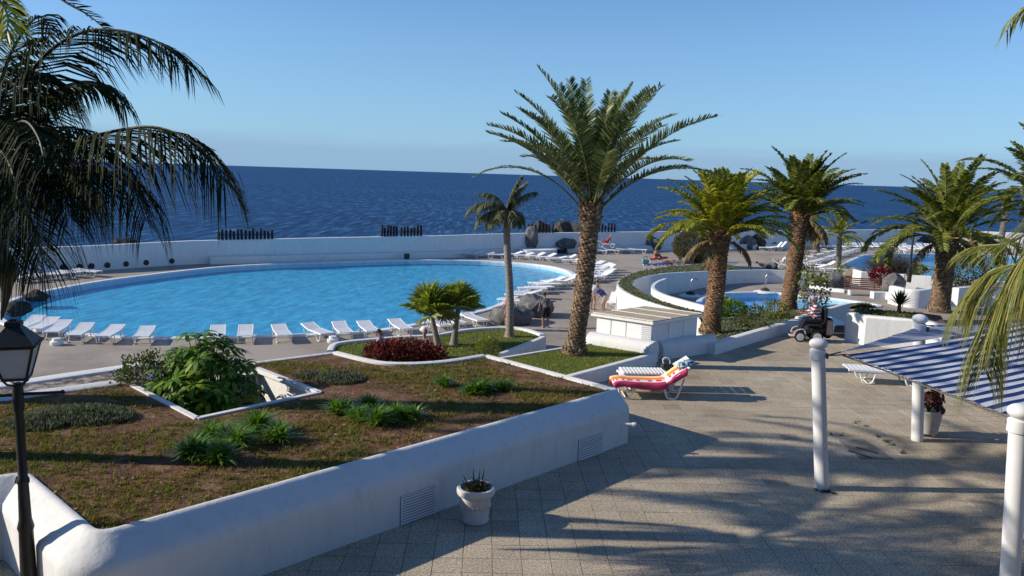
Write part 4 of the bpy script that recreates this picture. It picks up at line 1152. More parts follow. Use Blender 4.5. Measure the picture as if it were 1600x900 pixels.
for i, (x, y, a) in enumerate([(958, 480, 70), (968, 474, 80), (970, 466, 75)]):
    lounger(at(x, y, DECK) + Vector((0, 0, 0.0)), R(a), '%s spare lounger from the front beside the outside of the ring wall' % ORD[i], back=[30, 20, 10][i])
mid = [(1115, 393, 'white lounger by the dark boulders left of the sea-wall rocks', 0, 5), (1131, 393, 'low white lounger in front of the pile of dark boulders', 0, 10), (1200, 392, 'flat white lounger beside the two steep-backed ones', 10, 0), (1211, 391.5, 'white lounger with steep back left of the taller green palm trunk', 48, 0), (1218, 391, 'second white lounger with steep back beside the taller green palm trunk', 50, 0), (1136, 416, 'white lounger standing alone behind the paddling pool wall', 0, 0)]
for x, y, l, bk, a in mid: lounger(at(x, y, DECK), R(a), l, back=bk, full=False)
LG = 'loungers massed by the second pool'
for i in range(14):
    u = i / 13; lounger(at(1262 + 70 * u, 415 - 21 * u, DECK), R(200 + rl.uniform(-6, 6)), '%s lounger from the front in the slanting row beside the second pool' % ORD[i], back=rl.choice([8, 15, 25]), group=LG, full=False)
for i in range(7):
    u = i / 6; lounger(at(1252 + 45 * u, 408 - 11 * u, DECK), R(200 + rl.uniform(-8, 8)), '%s lounger from the front in the short row behind the slanting row' % ORD[i], back=rl.choice([8, 15, 25]), group=LG, full=False)
for i in range(24):
    u = i / 23; lounger(at(1281 + 262 * u, 388.5 + 3.0 * u, DECK), R(95 + rl.uniform(-8, 8)), '%s lounger from the left in the long row behind the second pool' % ORD[i], back=rl.choice([8, 15, 25, 30]), group=LG, full=False)
for i in range(8):
    lounger(at(1412 + 12.5 * i, 394 + rl.uniform(-1, 1), DECK), R(95 + rl.uniform(-20, 20)), '%s lounger from the left along the far edge of the second pool' % ORD[i], back=rl.choice([8, 15, 25]), group=LG, full=False)
for i, (x, y) in enumerate([(1275, 424), (1291, 420), (1300, 427)]):
    lounger(at(x, y, DECK), R(10), '%s lounger from the left behind the boulders near the bench' % ORD[i], back=[15, 25, 5][i], full=False)
for i, (x, y) in enumerate([(1306, 362.5), (1325, 364), (1340, 364)]):
    pass
lounger(at(1322, 527, 0) + Vector((-0.1, 1.2, 0)), R(95), 'white lounger half hidden behind the bright garden wall', back=0)
lounger(at(1376, 598, 0), R(172), 'white lounger under the edge of the striped awning', back=0)

# --- the two loungers with towels on the terrace
lA = lounger(at(1018, 619, 0), R(2), 'lounger with pink and orange striped towel on the terrace', back=32)
lB = lounger(at(1024, 607, 0), R(3), 'lounger with white cushion behind the towel-covered one', back=30)
M_CUSH = mat_noise('white_cushion', [(0.3, (0.66, 0.66, 0.66)), (0.7, (0.75, 0.75, 0.74))], 4, rough=0.8)
c = thing('cushion', lB.location + Vector((-0.2, 0, 0.392)), 'white ribbed cushion on the rear lounger beside the towel', 'cushion', R(3))
cm = MB(); cm.bbox((0, 0, 0.045), (0.10, 0.58, 0.07), 0.025); cme = cm.mesh('cushion_roll', M_CUSH)
for i in range(14): link('cushion_roll', cme, c, (-0.65 + i * 0.087, 0, 0.0))
def mat_towel():
    m, t, b = new_mat('striped_beach_towel')
    tcn = t.nodes.new('ShaderNodeTexCoord'); sp = t.nodes.new('ShaderNodeSeparateXYZ'); t.links.new(tcn.outputs['UV'], sp.inputs[0])
    r = ramp(t, sp.outputs['Y'], [(0.0, srgb(186, 66, 104)[:3]), (0.22, srgb(196, 80, 112)[:3]), (0.23, srgb(228, 220, 218)[:3]), (0.45, srgb(235, 225, 225)[:3]), (0.46, srgb(240, 130, 60)[:3]), (0.66, srgb(240, 120, 70)[:3]), (0.67, srgb(245, 205, 150)[:3]), (0.85, srgb(240, 150, 80)[:3]), (0.86, srgb(186, 66, 104)[:3])])
    r.node.color_ramp.interpolation = 'CONSTANT'
    w = N(t, 'ShaderNodeMath', operation='MULTIPLY'); t.links.new(sp.outputs['X'], w.inputs[0]); w.inputs[1].default_value = 15
    fr_ = N(t, 'ShaderNodeMath', operation='FRACT'); t.links.new(w.outputs[0], fr_.inputs[0])
    gt = N(t, 'ShaderNodeMath', operation='GREATER_THAN'); t.links.new(fr_.outputs[0], gt.inputs[0]); gt.inputs[1].default_value = 0.5
    y1 = N(t, 'ShaderNodeMath', operation='COMPARE'); t.links.new(sp.outputs['Y'], y1.inputs[0]); y1.inputs[1].default_value = 0.38; y1.inputs[2].default_value = 0.07
    mu = N(t, 'ShaderNodeMath', operation='MULTIPLY'); t.links.new(gt.outputs[0], mu.inputs[0]); t.links.new(y1.outputs[0], mu.inputs[1])
    mm = N(t, 'ShaderNodeMix', data_type='RGBA'); t.links.new(mu.outputs[0], mm.inputs['Factor']); t.links.new(r, mm.inputs['A']); mm.inputs['B'].default_value = srgb(214, 66, 112)
    t.links.new(mm.outputs['Result'], b.inputs['Base Color']); b.inputs['Roughness'].default_value = 0.95
    b.inputs['Specular IOR Level'].default_value = 0.1
    bump(t, b, noise_fac(t, 60, 3), 0.4, 0.01)
    return m
M_TOWEL = mat_towel()
def towel(name, loc, rz, xs, width, label, mat, sidedrop=0.16, seed=1):
    """cloth following the lounger's surface profile xs=(x, z) and hanging over the sides"""
    rn = random.Random(seed); m = MB(); nu = 40; nv = 18
    prof_ = catmull([Vector((x, 0, z)) for x, z in xs], 10)
    P = [prof_[min(len(prof_) - 1, int(i / nu * (len(prof_) - 1)))] for i in range(nu + 1)]
    uv = []
    for i, p in enumerate(P):
        for j in range(nv + 1):
            v = -1 + 2 * j / nv; s = v * (width / 2 + sidedrop)
            wob = 0.012 * math.sin(i * 0.55 + seed) + 0.012 * mnoise.noise(Vector((i * .25, j * .4, seed)))
            if abs(s) <= width / 2: y, z = s, p.z + 0.02 + max(0, wob)
            else:
                e = abs(s) - width / 2; y = math.copysign(width / 2 + 0.012 + 0.02 * math.sin(i * .8 + j), s); z = p.z + 0.012 - e * (0.9 + 0.2 * math.sin(i * .37))
            m.v.append((p.x, y, z)); uv.append((i / nu, j / nv))
    for i in range(nu):
        for j in range(nv):
            a = i * (nv + 1) + j; m.f.append([a, a + nv + 1, a + nv + 2, a + 1]); m.m.append(0)
    me = m.mesh(name, mat, smooth='all')
    ul = me.uv_layers.new(name='UVMap')
    for l in me.loops: ul.data[l.index].uv = uv[l.vertex_index]
    o = link(name, me, None, loc, (0, 0, rz), label=label, cat='towel')
    o.scale = (1, 1, 1.12)
    sd = o.modifiers.new('thick', 'SOLIDIFY'); sd.thickness = 0.008
    return o
towel('beach_towel', lA.location, R(2), [(-0.98, 0.26), (-0.94, 0.345), (-0.5, 0.35), (0.2, 0.35), (0.42, 0.47), (0.75, 0.68)], 0.66, 'pink, white and orange striped towel over the front lounger', M_TOWEL, 0.13, 1)
M_TOWB = mat_noise('blue_white_towel', [(0.42, (0.03, 0.04, 0.09)), (0.5, (0.25, 0.55, 0.68)), (0.55, (0.7, 0.72, 0.74)), (0.62, (0.04, 0.05, 0.10))], 9, 2, rough=0.95)
b_ = MB()
for k, (x, y, z, r_) in enumerate([(0.80, -0.06, 0.80, 0.13), (0.68, -0.1, 0.74, 0.11), (0.88, 0.1, 0.80, 0.12), (0.74, 0.12, 0.74, 0.11)]): b_.ell((x, y, z), (r_ * 1.2, r_ * 1.1, r_ * 0.7), 14, 10)
o = b_.build('rolled_towel', M_TOWB, smooth='all', label='crumpled blue and white towel on the raised back of the front lounger', cat='towel'); o.location = lA.location + Vector((0, 0, .03)); o.rotation_euler = (0, 0, R(2))
# small bag with a loop handle on the rear lounger
bg_t = thing('beach_bag', lB.location + Vector((0.27, 0.0, 0.50)), 'small dark bag with a white cord handle on the rear lounger', 'bag')
m = MB(); m.bbox((0, 0, 0.07), (0.34, 0.2, 0.15), 0.05); m.build('bag_body', M_BLACK, bg_t)
m = MB(); m.tube(catmull([(-0.1, 0, 0.13), (-0.12, 0, 0.26), (-0.02, 0, 0.30), (0.05, 0, 0.22), (0.06, 0, 0.13)], 6), 0.013, 6); m.build('cord', M_PLASTIC, bg_t, smooth=60)

# ================================================================== columns and awnings
M_COLM = mat_noise('white_column_paint', [(0.3, (0.60, 0.61, 0.62)), (0.7, (0.68, 0.68, 0.68))], 2, 6, rough=0.6, bscale=15, bstr=0.15)
M_ROPE = mat_noise('dark_rope', [(0.3, (0.06, 0.055, 0.06)), (0.7, (0.16, 0.15, 0.15))], 30, rough=0.9)
def column(p, top, H, label):
    lean = Vector((top.x - p.x, top.y - p.y, 0))
    t = thing('column', p, label, 'column')
    m = MB(); K = 6
    m.tube([lean * (i / K) + Vector((0, 0, H * i / K)) for i in range(K + 1)], [0.118, 0.116] + [0.114] * (K - 1), 28); m.build('shaft', M_COLM, t, smooth=50)
    m = MB(); c = lean; m.lathe([(0.128, -0.16), (0.13, -0.15), (0.13, -0.01), (0.12, 0.0), (0.06, 0.02)], 28, (c.x, c.y, H)); m.build('collar', M_COLM, t, smooth=40)
    m = MB(); m.ell((c.x, c.y, H + 0.10), (0.15, 0.15, 0.10), 24, 14); m.build('ball_cap', M_COLM, t, smooth='all')
    m = MB()
    for a in (-0.4, 0.1): m.box((c.x + 0.135 * math.cos(a), c.y + 0.135 * math.sin(a) - 0.06, H - 0.09), (0.03, 0.03, 0.08))
    m.build('bracket', M_ROPE, t)
    return t
def col_px(bx, by, tx, ty, H):
    p = at(bx, by, 0); q = atY(tx, ty, p.y); return p, q
C1 = at(1284, 763, 0); C1t = atY(1278, 546, C1.y)
column(C1, C1t, C1t.z, 'white column with a ball cap standing alone on the terrace, left of the awning')
C2 = at(1433, 688, 0); C2t = atY(1437, 506, C2.y)
column(C2, C2t, C2t.z, 'white column half hidden under the awning, beside the potted plant')
C3t = at(1593, 655, 2.38); C3 = Vector((C3t.x + 0.15, C3t.y - 0.0, 0))
column(C3, C3t, C3t.z, 'white column at the right edge of the picture holding the awning corner')

def mat_stripe(name, period):
    m, t, b = new_mat(name)
    tcn = t.nodes.new('ShaderNodeTexCoord'); sp = t.nodes.new('ShaderNodeSeparateXYZ'); t.links.new(tcn.outputs['UV'], sp.inputs[0])
    w = N(t, 'ShaderNodeMath', operation='MULTIPLY'); t.links.new(sp.outputs['Y'], w.inputs[0]); w.inputs[1].default_value = 1 / period
    f = N(t, 'ShaderNodeMath', operation='FRACT'); t.links.new(w.outputs[0], f.inputs[0])
    c = ramp(t, f.outputs[0], [(0.0, (0.012, 0.035, 0.16)), (0.47, (0.016, 0.045, 0.19)), (0.5, (0.72, 0.73, 0.74)), (0.97, (0.78, 0.78, 0.78)), (1.0, (0.02, 0.05, 0.2))])
    dirt = ramp(t, noise_fac(t, 1.5, 6), [(0.3, (0.82, 0.82, 0.84)), (0.6, (1, 1, 1))])
    mm = N(t, 'ShaderNodeMix', data_type='RGBA', blend_type='MULTIPLY'); mm.inputs['Factor'].default_value = 1
    t.links.new(c, mm.inputs['A']); t.links.new(dirt, mm.inputs['B'])
    t.links.new(mm.outputs['Result'], b.inputs['Base Color']); b.inputs['Roughness'].default_value = 0.7
    b.inputs['Specular IOR Level'].default_value = 0.25
    tr = t.nodes.new('ShaderNodeBsdfTranslucent'); t.links.new(mm.outputs['Result'], tr.inputs['Color'])
    ms = t.nodes.new('ShaderNodeMixShader'); ms.inputs[0].default_value = 0.15
    t.links.new(b.outputs[0], ms.inputs[1]); t.links.new(tr.outputs[0], ms.inputs[2]); t.links.new(ms.outputs[0], t.nodes['Material Output'].inputs['Surface'])
    return m
M_STRIPE = mat_stripe('blue_white_stripe', 0.235)
def awning(A, B, Cc, D, label, sag=0.22, inset=0.10, edge_in=0.16, seed=0):
    """hanging sail: corners A (col), B (col), C, D; stripes run along A->D"""
    t = thing('awning', (0, 0, 0), label, 'awning')
    nu, nv = 30, 24; m = MB(); uv = []
    W = (B - A).length; Lg = (D - A).length
    for i in range(nu + 1):
        for j in range(nv + 1):
            u = i / nu; v = j / nv
            uu = inset * 0.6 + (1 - inset * 0.6) * u; vv = inset * .3 + (1 - inset * .6) * v
            # edges curve inwards like a laced sail
            vv = vv + (0.5 - vv) * edge_in * math.sin(math.pi * uu) * (1 if abs(vv - .5) > 0 else 0) * abs(2 * vv - 1)
            p = A.lerp(D, uu).lerp(B.lerp(Cc, uu), vv)
            p.z -= sag * math.sin(math.pi * min(1, uu)) * (0.55 + 0.45 * math.sin(math.pi * vv)) * 1.0
            p.z += 0.018 * mnoise.noise(Vector((i * 0.35, j * .35, seed)))
            m.v.append(tuple(p)); uv.append((uu * Lg, vv * W + 0.05 * math.sin(uu * 3)))
    for i in range(nu):
        for j in range(nv):
            a = i * (nv + 1) + j; m.f.append([a, a + 1, a + nv + 2, a + nv + 1]); m.m.append(0)
    me = m.mesh('canvas', M_STRIPE, smooth='all', fixn=True)
    ul = me.uv_layers.new(name='UVMap')
    for l in me.loops: ul.data[l.index].uv = uv[l.vertex_index]
    cv = link('canvas', me, t)
    V = [Vector(p) for p in m.v]
    def rope(name, pts, r=0.012):
        q = MB(); q.tube(pts, r, 6); q.build(name, M_ROPE, t, smooth=60)
    e1 = [V[i * (nv + 1)] for i in range(nu + 1)]; e2 = [V[i * (nv + 1) + nv] for i in range(nu + 1)]; e0 = [V[j] for j in range(nv + 1)]
    up = Vector((0, 0, 0.0))
    def lace(edge, outw, off, name):
        pts = []
        for k in range(len(edge) * 2 - 1):
            p = edge[k // 2] if k % 2 == 0 else (edge[k // 2] + edge[k // 2 + 1]) / 2
            pts.append(p + outw * (0.0 if k % 2 == 0 else off))
        rope(name, pts, 0.006)
        rope('edge_rope', [p + outw * off for p in edge], 0.012)
    return t, e0, e1, e2, lace, rope
K1 = C1t + Vector((0.13, -0.02, -0.10)); A1 = at(1322, 554, K1.z - .02); B1 = at(1586, 652, 2.22); K3 = C3t + Vector((-.1, .1, -.08))
E1 = at(1740, 470, 2.55); F1 = at(1880, 545, 2.35)
t_, e0, e1, e2, lace, rope = awning(A1, B1, F1, E1, 'front awning with broad blue and white stripes', 0.20, 0.0, 0.06, 1)
lace(e0, Vector((-0.9, -0.45, 0)).normalized(), 0.10, 'lacing'); rope('corner_rope', [K1, e0[0]]); rope('corner_rope', [K3, e0[-1]])
for q_, l_ in ((E1, 'white column beyond the right edge holding the far awning corner'), (F1, 'white column beyond the right edge holding the near awning corner')):
    column(Vector((q_.x + .18, q_.y + .05, 0)), Vector((q_.x + .18, q_.y + .05, 0)), q_.z + .12, l_)
D2 = C2t + Vector((0.05, -0.1, -0.10)); E2 = E1 + Vector((-0.6, 0.6, 0.0)); G2 = at(1680, 487, 2.45) + Vector((0.0, 1.2, 0))
D2b = at(1740, 486, 2.35); D2 = at(1436, 511, C2t.z - .1)
t_, e0, e1, e2, lace, rope = awning(at(1314, 550, K1.z + .03), D2, D2b, E1 + Vector((0, .2, -.15)), 'rear awning with finer looking stripes behind the front one', 0.14, 0.0, 0.03, 5)
lace(e2, Vector((-0.5, 0.85, 0)).normalized(), 0.10, 'lacing'); rope('corner_rope', [K1, e0[0]])
# ================================================================== pots, lantern, cabinet, drain
M_POT = mat_noise('weathered_white_pot', [(0.25, (0.42, 0.40, 0.38)), (0.6, (0.58, 0.565, 0.54)), (0.8, (0.64, 0.63, 0.61))], 4, 7, rough=0.85, bscale=20, bstr=0.4)
def strap_leaves(mb, c, n, L, w, rnd, e=(35, 85), droop=0.5, spread=0.04):
    for i in range(n):
        th = rnd.uniform(0, 6.283); el = R(rnd.uniform(*e)); l = L * rnd.uniform(0.6, 1.1)
        d = Vector((math.cos(th) * math.cos(el), math.sin(th) * math.cos(el), math.sin(el))); s = Vector((-math.sin(th), math.cos(th), 0)) * w * rnd.uniform(.7, 1.2)
        b0 = Vector(c) + Vector((rnd.uniform(-1, 1) * spread, rnd.uniform(-1, 1) * spread, 0))
        m1 = b0 + d * l * .55; tip = b0 + d * l + Vector((math.cos(th), math.sin(th), -1.2)) * droop * l * .35
        q = b0.lerp(m1, .5) + Vector((0, 0, .02 * l))
        mb.add([b0 - s * .6, b0 + s * .6, m1 + s, m1 - s, tip], [(0, 1, 2, 3), (3, 2, 4)])
M_STRAP = mat_leaf('strap_leaf', [(0.05, 0.12, 0.014), (0.09, 0.20, 0.022), (0.15, 0.28, 0.035), (0.22, 0.32, 0.055)], 0.4, 0.3, 0.4)
M_DKLEAF = mat_leaf('dark_strap_leaf', [(0.015, 0.03, 0.012), (0.03, 0.05, 0.02), (0.05, 0.07, 0.03)], 0.5, 0.15, 0.3)
M_CHRED = mat_leaf('dark_red_leaf', [(0.02, 0.006, 0.006), (0.045, 0.010, 0.010), (0.09, 0.02, 0.018), (0.05, 0.018, 0.014)], 0.45, 0.2, 0.35)
rp_ = random.Random(21)
up = at(741, 826, 0) + Vector((0.0, 0.27, 0))
t = thing('plant_urn', up, 'round white urn with a spiky plant standing against the planter wall', 'plant pot')
m = MB(); m.lathe([(0.19, 0), (0.205, 0.02), (0.205, 0.05), (0.195, 0.07), (0.225, 0.30), (0.24, 0.40), (0.235, 0.42), (0.275, 0.435), (0.29, 0.46), (0.29, 0.515), (0.275, 0.54), (0.235, 0.54), (0.22, 0.50), (0.10, 0.49)], 36)
m.build('urn', M_POT, t, smooth=35)
m = MB()
for k in range(26):
    a = 2 * math.pi * k / 26; m.ell((0.222 * math.cos(a), 0.222 * math.sin(a), 0.27), (0.018, 0.018, 0.03), 6, 5)
m.build('garland', M_POT, t, smooth='all')
m = MB(); m.lathe([(0.225, 0.49), (0.2, 0.505), (0.05, 0.51)], 20); m.build('soil', M_SOIL, t)
m = MB(); strap_leaves(m, (0, 0, 0.50), 260, 0.20, 0.012, rp_, (15, 70), 0.5, 0.10); m.build('low_foliage', M_DKLEAF, t)
m = MB()
for x, y, dx, dz in ((-0.03, 0, -0.02, .34), (0.03, .02, 0.02, .30), (0.07, 0, 0.05, .33), (-0.1, .02, -.1, .22), (-0.09, -.03, -.12, .15)): m.tube([(x, y, .5), (x + dx * .6, y, .5 + dz * .6), (x + dx, y, .5 + dz)], [0.012, 0.010, 0.002], 6)
m.build('spike_leaf', M_DKLEAF, t)
# square pot with the dark red plant beside column two
sp_ = at(1453, 684, 0) + Vector((0.02, 0.2, 0))
t = thing('plant_pot', sp_, 'tapered white pot with a dark red succulent beside the half hidden column', 'plant pot')
m = MB(); m.lathe([(0.20, 0.06), (0.215, 0.08), (0.27, 0.50), (0.285, 0.52), (0.285, 0.56), (0.26, 0.56), (0.25, 0.50), (0.1, 0.49)], 32)
for a in (0.5, 2.1, 3.7, 5.3): m.ell((0.15 * math.cos(a), 0.15 * math.sin(a), 0.035), (0.05, 0.05, 0.04), 8, 6)
m.build('pot', M_POT, t, smooth=35)
def rosette_cloud(mb, c, rr, n, leaf, rnd, per=9):
    for i in range(n):
        d = Vector((rnd.gauss(0, 1), rnd.gauss(0, 1), rnd.gauss(0.5, .8))).normalized(); p = Vector(c) + Vector((d.x * rr[0], d.y * rr[1], abs(d.z) * rr[2])) * rnd.uniform(.5, 1)
        ax = (d + Vector((0, 0, .6))).normalized(); u = ax.orthogonal().normalized(); v = ax.cross(u)
        for k in range(per):
            a = k * 2.4; q = u * math.cos(a) + v * math.sin(a); l = leaf * rnd.uniform(.7, 1.1); w = (v * math.cos(a) - u * math.sin(a)) * l * .3
            mb.add([p, p + q * l * .6 + w + ax * l * .15, p + q * l + ax * l * .1, p + q * l * .6 - w + ax * l * .15], [(0, 1, 2, 3)])
m = MB(); rosette_cloud(m, (0, 0, 0.62), (0.30, 0.28, 0.45), 40, 0.13, rp_); m.build('foliage', M_CHRED, t)
m = MB()
for k in range(14):
    a = k * 2.4; m.tube([(0, 0, .5), (0.1 * math.cos(a), 0.1 * math.sin(a), .7), (0.2 * math.cos(a), 0.2 * math.sin(a), .95)], [0.014, 0.011, 0.006], 5)
m.build('stem', M_BARK, t)

# lantern
M_GLASS = mat_noise('milky_lantern_glass', [(0.3, (0.42, 0.43, 0.46)), (0.7, (0.55, 0.56, 0.58))], 2, rough=0.25, spec=0.5)
Lp = atY(27, 598, 8.75)
t = thing('street_lantern', (Lp.x, Lp.y, 0), 'black four-sided street lantern on an iron post at the left edge', 'street lamp', R(20)); t.scale = (.9, .9, 1)
zh = Lp.z
m = MB(); m.lathe([(0.15, 0), (0.15, 0.1), (0.10, 0.2), (0.085, 0.9), (0.10, 0.95), (0.075, 1.05), (0.062, zh * .55), (0.075, zh * .55 + .02), (0.075, zh * .55 + .06), (0.058, zh * .55 + .09), (0.05, zh - .35), (0.065, zh - .32), (0.065, zh - .05), (0.05, zh)], 20); m.build('post', M_BLACK, t, smooth=35)
m = MB(); m.tube([(-0.52, 0, zh - .14), (0.48, 0, zh - .14)], 0.02, 8); m.ell((0.5, 0, zh - .14), (.03, .03, .03), 8, 6); m.ell((-0.53, 0, zh - .14), (.03, .03, .03), 8, 6); m.build('ladder_bar', M_BLACK, t, smooth=60)
hb, ht, wb, wt = zh + 0.06, zh + 0.44, 0.13, 0.235
hd = MB()
for sx in (-1, 1):
    for sy in (-1, 1): hd.tube([(sx * wb, sy * wb, hb), (sx * wt, sy * wt, ht)], 0.016, 6); hd.tube([(0, 0, zh - .04), (sx * wb * .7, sy * wb * .7, zh), (sx * wb, sy * wb, hb)], 0.014, 6)
for z, w in ((hb, wb), (ht, wt)):
    for a in range(4):
        c_, s_ = math.cos(a * math.pi / 2), math.sin(a * math.pi / 2)
        hd.tube([(w * c_ - w * s_, w * s_ + w * c_, z), (-w * c_ - w * s_, -w * s_ + w * c_, z)], 0.018, 6)
hd.build('head_frame', M_BLACK, t)
def frust(m, w0, z0, w1, z1): m.add([(-w0, -w0, z0), (w0, -w0, z0), (w0, w0, z0), (-w0, w0, z0), (-w1, -w1, z1), (w1, -w1, z1), (w1, w1, z1), (-w1, w1, z1)], [(3, 2, 1, 0), (4, 5, 6, 7), (0, 1, 5, 4), (1, 2, 6, 5), (2, 3, 7, 6), (3, 0, 4, 7)])
roof = MB(); frust(roof, .27, ht, .275, ht + .03); frust(roof, .25, ht + .031, .075, ht + .22); frust(roof, .09, ht + .221, .085, ht + .27); frust(roof, .05, ht + .271, .03, ht + .30); roof.build('roof', M_BLACK, t)
for a in range(4):
    M3 = Matrix.Rotation(a * math.pi / 2, 3, 'Z'); g_ = MB()
    q = [M3 @ Vector(v) for v in ((-wb + .012, -wb, hb + .012), (wb - .012, -wb, hb + .012), (wt - .018, -wt, ht - .012), (-wt + .018, -wt, ht - .012))]
    off = M3 @ Vector((0, 0.006, 0)); g_.add(q + [v + off for v in q], [(0, 1, 2, 3), (7, 6, 5, 4), (0, 4, 5, 1), (1, 5, 6, 2), (2, 6, 7, 3), (3, 7, 4, 0)]); g_.build('glass_pane', M_GLASS, t)

# service cabinet with slatted wooden top
M_SLATW = mat_noise('bleached_wood', [(0.3, (0.36, 0.29, 0.19)), (0.6, (0.52, 0.45, 0.33)), (0.8, (0.60, 0.55, 0.45))], 3, 6, rough=0.85, stretch=(6, 1, 1), bscale=15, bstr=0.3)
q0 = at(1020, 504, 1.12); q1 = at(1098, 491.5, 1.12); q3 = at(925, 490, 1.12)
ux = (q1 - q0).xy.normalized(); uy = (q3 - q0).xy; Wd = (q1 - q0).xy.length; Dp = (q3 - q0).xy
n_ = Vector((-ux.y, ux.x)); Dd = abs(uy.dot(n_))
sh_ = uy.dot(ux)
t = thing('service_cabinet', (q0.x, q0.y, 0), 'white service cabinet with a bleached slatted wooden lid beside the palms', 'cabinet', math.atan2(ux.y, ux.x))
# local frame: x along the right face, y along the left face (skewed a little, as built)
def sk(x, y): return Vector((x + sh_ * (y / Dd), y))
ins = 0.10
m = MB(); m.prism([sk(ins, ins), sk(Wd - ins, ins), sk(Wd - ins, Dd - ins), sk(ins, Dd - ins)], 0, 1.06); m.build('body', M_WALL2, t, fixn=True)
m = MB(); m.prism([sk(-.02, -.02), sk(Wd + .02, -.02), sk(Wd + .02, Dd + .02), sk(-.02, Dd + .02)], 1.06, 1.12); m.build('lid_frame', M_WALL2, t, fixn=True)
ns = 17
for i in range(ns):
    y0 = 0.03 + (Dd - .06) * i / ns; y1 = y0 + (Dd - .06) / ns * .86
    m = MB(); m.prism([sk(.02, y0), sk(Wd - .02, y0), sk(Wd - .02, y1), sk(.02, y1)], 1.122, 1.148 + 0.003 * (i % 2)); m.build('lid_slat', M_SLATW, t, fixn=True)
for x in (0.02, Wd * .35, Wd * .7, Wd - .06):
    m = MB(); m.prism([sk(x, 0.0), sk(x + .05, 0), sk(x + .05, Dd), sk(x, Dd)], 1.153, 1.168); m.build('lid_batten', M_WALL2, t, fixn=True)
# door panels
for f in (0.0, 0.35, 0.70):
    x0, x1 = ins + .08 + (Wd - .36) * f, ins + .05 + (Wd - .36) * min(1, f + .33)
    m = MB(); m.prism([sk(x0, ins - .018), sk(x1, ins - .018), sk(x1, ins), sk(x0, ins)], .1, 1.0); m.build('door_panel', M_WALL2, t, fixn=True)
for f in (0.16, 0.45, 0.73):
    y0, y1 = ins + (Dd - .2) * f, ins + (Dd - .2) * (f + .26)
    m = MB(); m.prism([sk(ins - .02, y0), sk(ins, y0), sk(ins, y1), sk(ins - .02, y1)], .1, 1.0); m.build('door_panel', M_WALL2, t, fixn=True)
for i in range(13):
    m = MB(); z = .28 + i * .055; m.prism([sk(ins - .03, ins - .02), sk(ins - .005, ins - .02), sk(ins - .005, ins + .30), sk(ins - .03, ins + .30)], z, z + .035); m.build('louvre_slat', M_VENT, t, fixn=True)
# rounded plinth wall round the cabinet
pl_ = [at(914, 541, 0.2), at(916, 546, 0.1), at(1016, 562, 0), at(1035, 564, 0), at(1116, 551, 0)]
solid_wall('plinth_wall', [at(1034, 562, 0), at(1118, 550, 0)], 0.52, 'rounded white wall in front of the cabinet facing the terrace', 0.5, 0.22, -0.3, off=-0.2)
pA, pB = at(913, 540, 0.25), at(1014, 557, 0.25)
m = MB(); m.sweep([Vector((pA.x, pA.y, 0)), Vector((pB.x, pB.y, 0))], rprof(0.6, 0.62, 0.25, -2.2, 5, off=-0.35)); m.build('plinth_wall', M_WALL, smooth=35, fixn=True, label='sunlit rounded white wall along the lawn side of the cabinet', cat='wall')
# drain cover with two rows of slots
M_CONC = mat_noise('worn_concrete', [(0.3, (0.17, 0.15, 0.13)), (0.7, (0.27, 0.24, 0.20))], 6, 6, rough=0.95, bscale=40, bstr=0.5)
dq = [at(1310, 688, 0.012), at(1350, 686, 0.012), at(1397, 717, 0.012), at(1345, 716, 0.012)]
t = thing('drain_cover', (0, 0, 0), 'square concrete drain cover with slots in the terrace paving', 'drain cover')
m = MB(); m.prism([(p.x, p.y) for p in dq], -0.01, 0.010); m.build('slab', M_CONC, t, fixn=True)
for (x0, y0, x1, y1) in ((1326, 704, 1360, 715), (1338, 699, 1371, 708)):
    for k in range(12):
        p = at(x0 + (x1 - x0) * k / 11, y0 + (y1 - y0) * k / 11, 0.012); m = MB(); m.box((p.x, p.y, 0.0125), (0.022, 0.09, 0.006), R(-35)); m.build('slot', M_BLACK, t)

# weeds in the paving joints
rw_ = random.Random(8); m = MB()
for (x, y, k) in ((1338, 660, 5), (1350, 665, 3), (1375, 682, 5), (1385, 690, 9), (1394, 696, 5), (1412, 707, 6), (1302, 679, 4), (1316, 679, 3), (1290, 768, 12), (1280, 766, 8), (1298, 770, 6)):
    for j in range(k):
        p = at(x + rw_.uniform(-6, 6), y + rw_.uniform(-2, 2), 0.0); strap_leaves(m, p, 7, .06, .006, rw_, (10, 60), .3, .02)
m.build('joint_weeds', M_DKLEAF, kind='stuff', label='small dark weeds growing in the terrace joints by the column', cat='weeds')

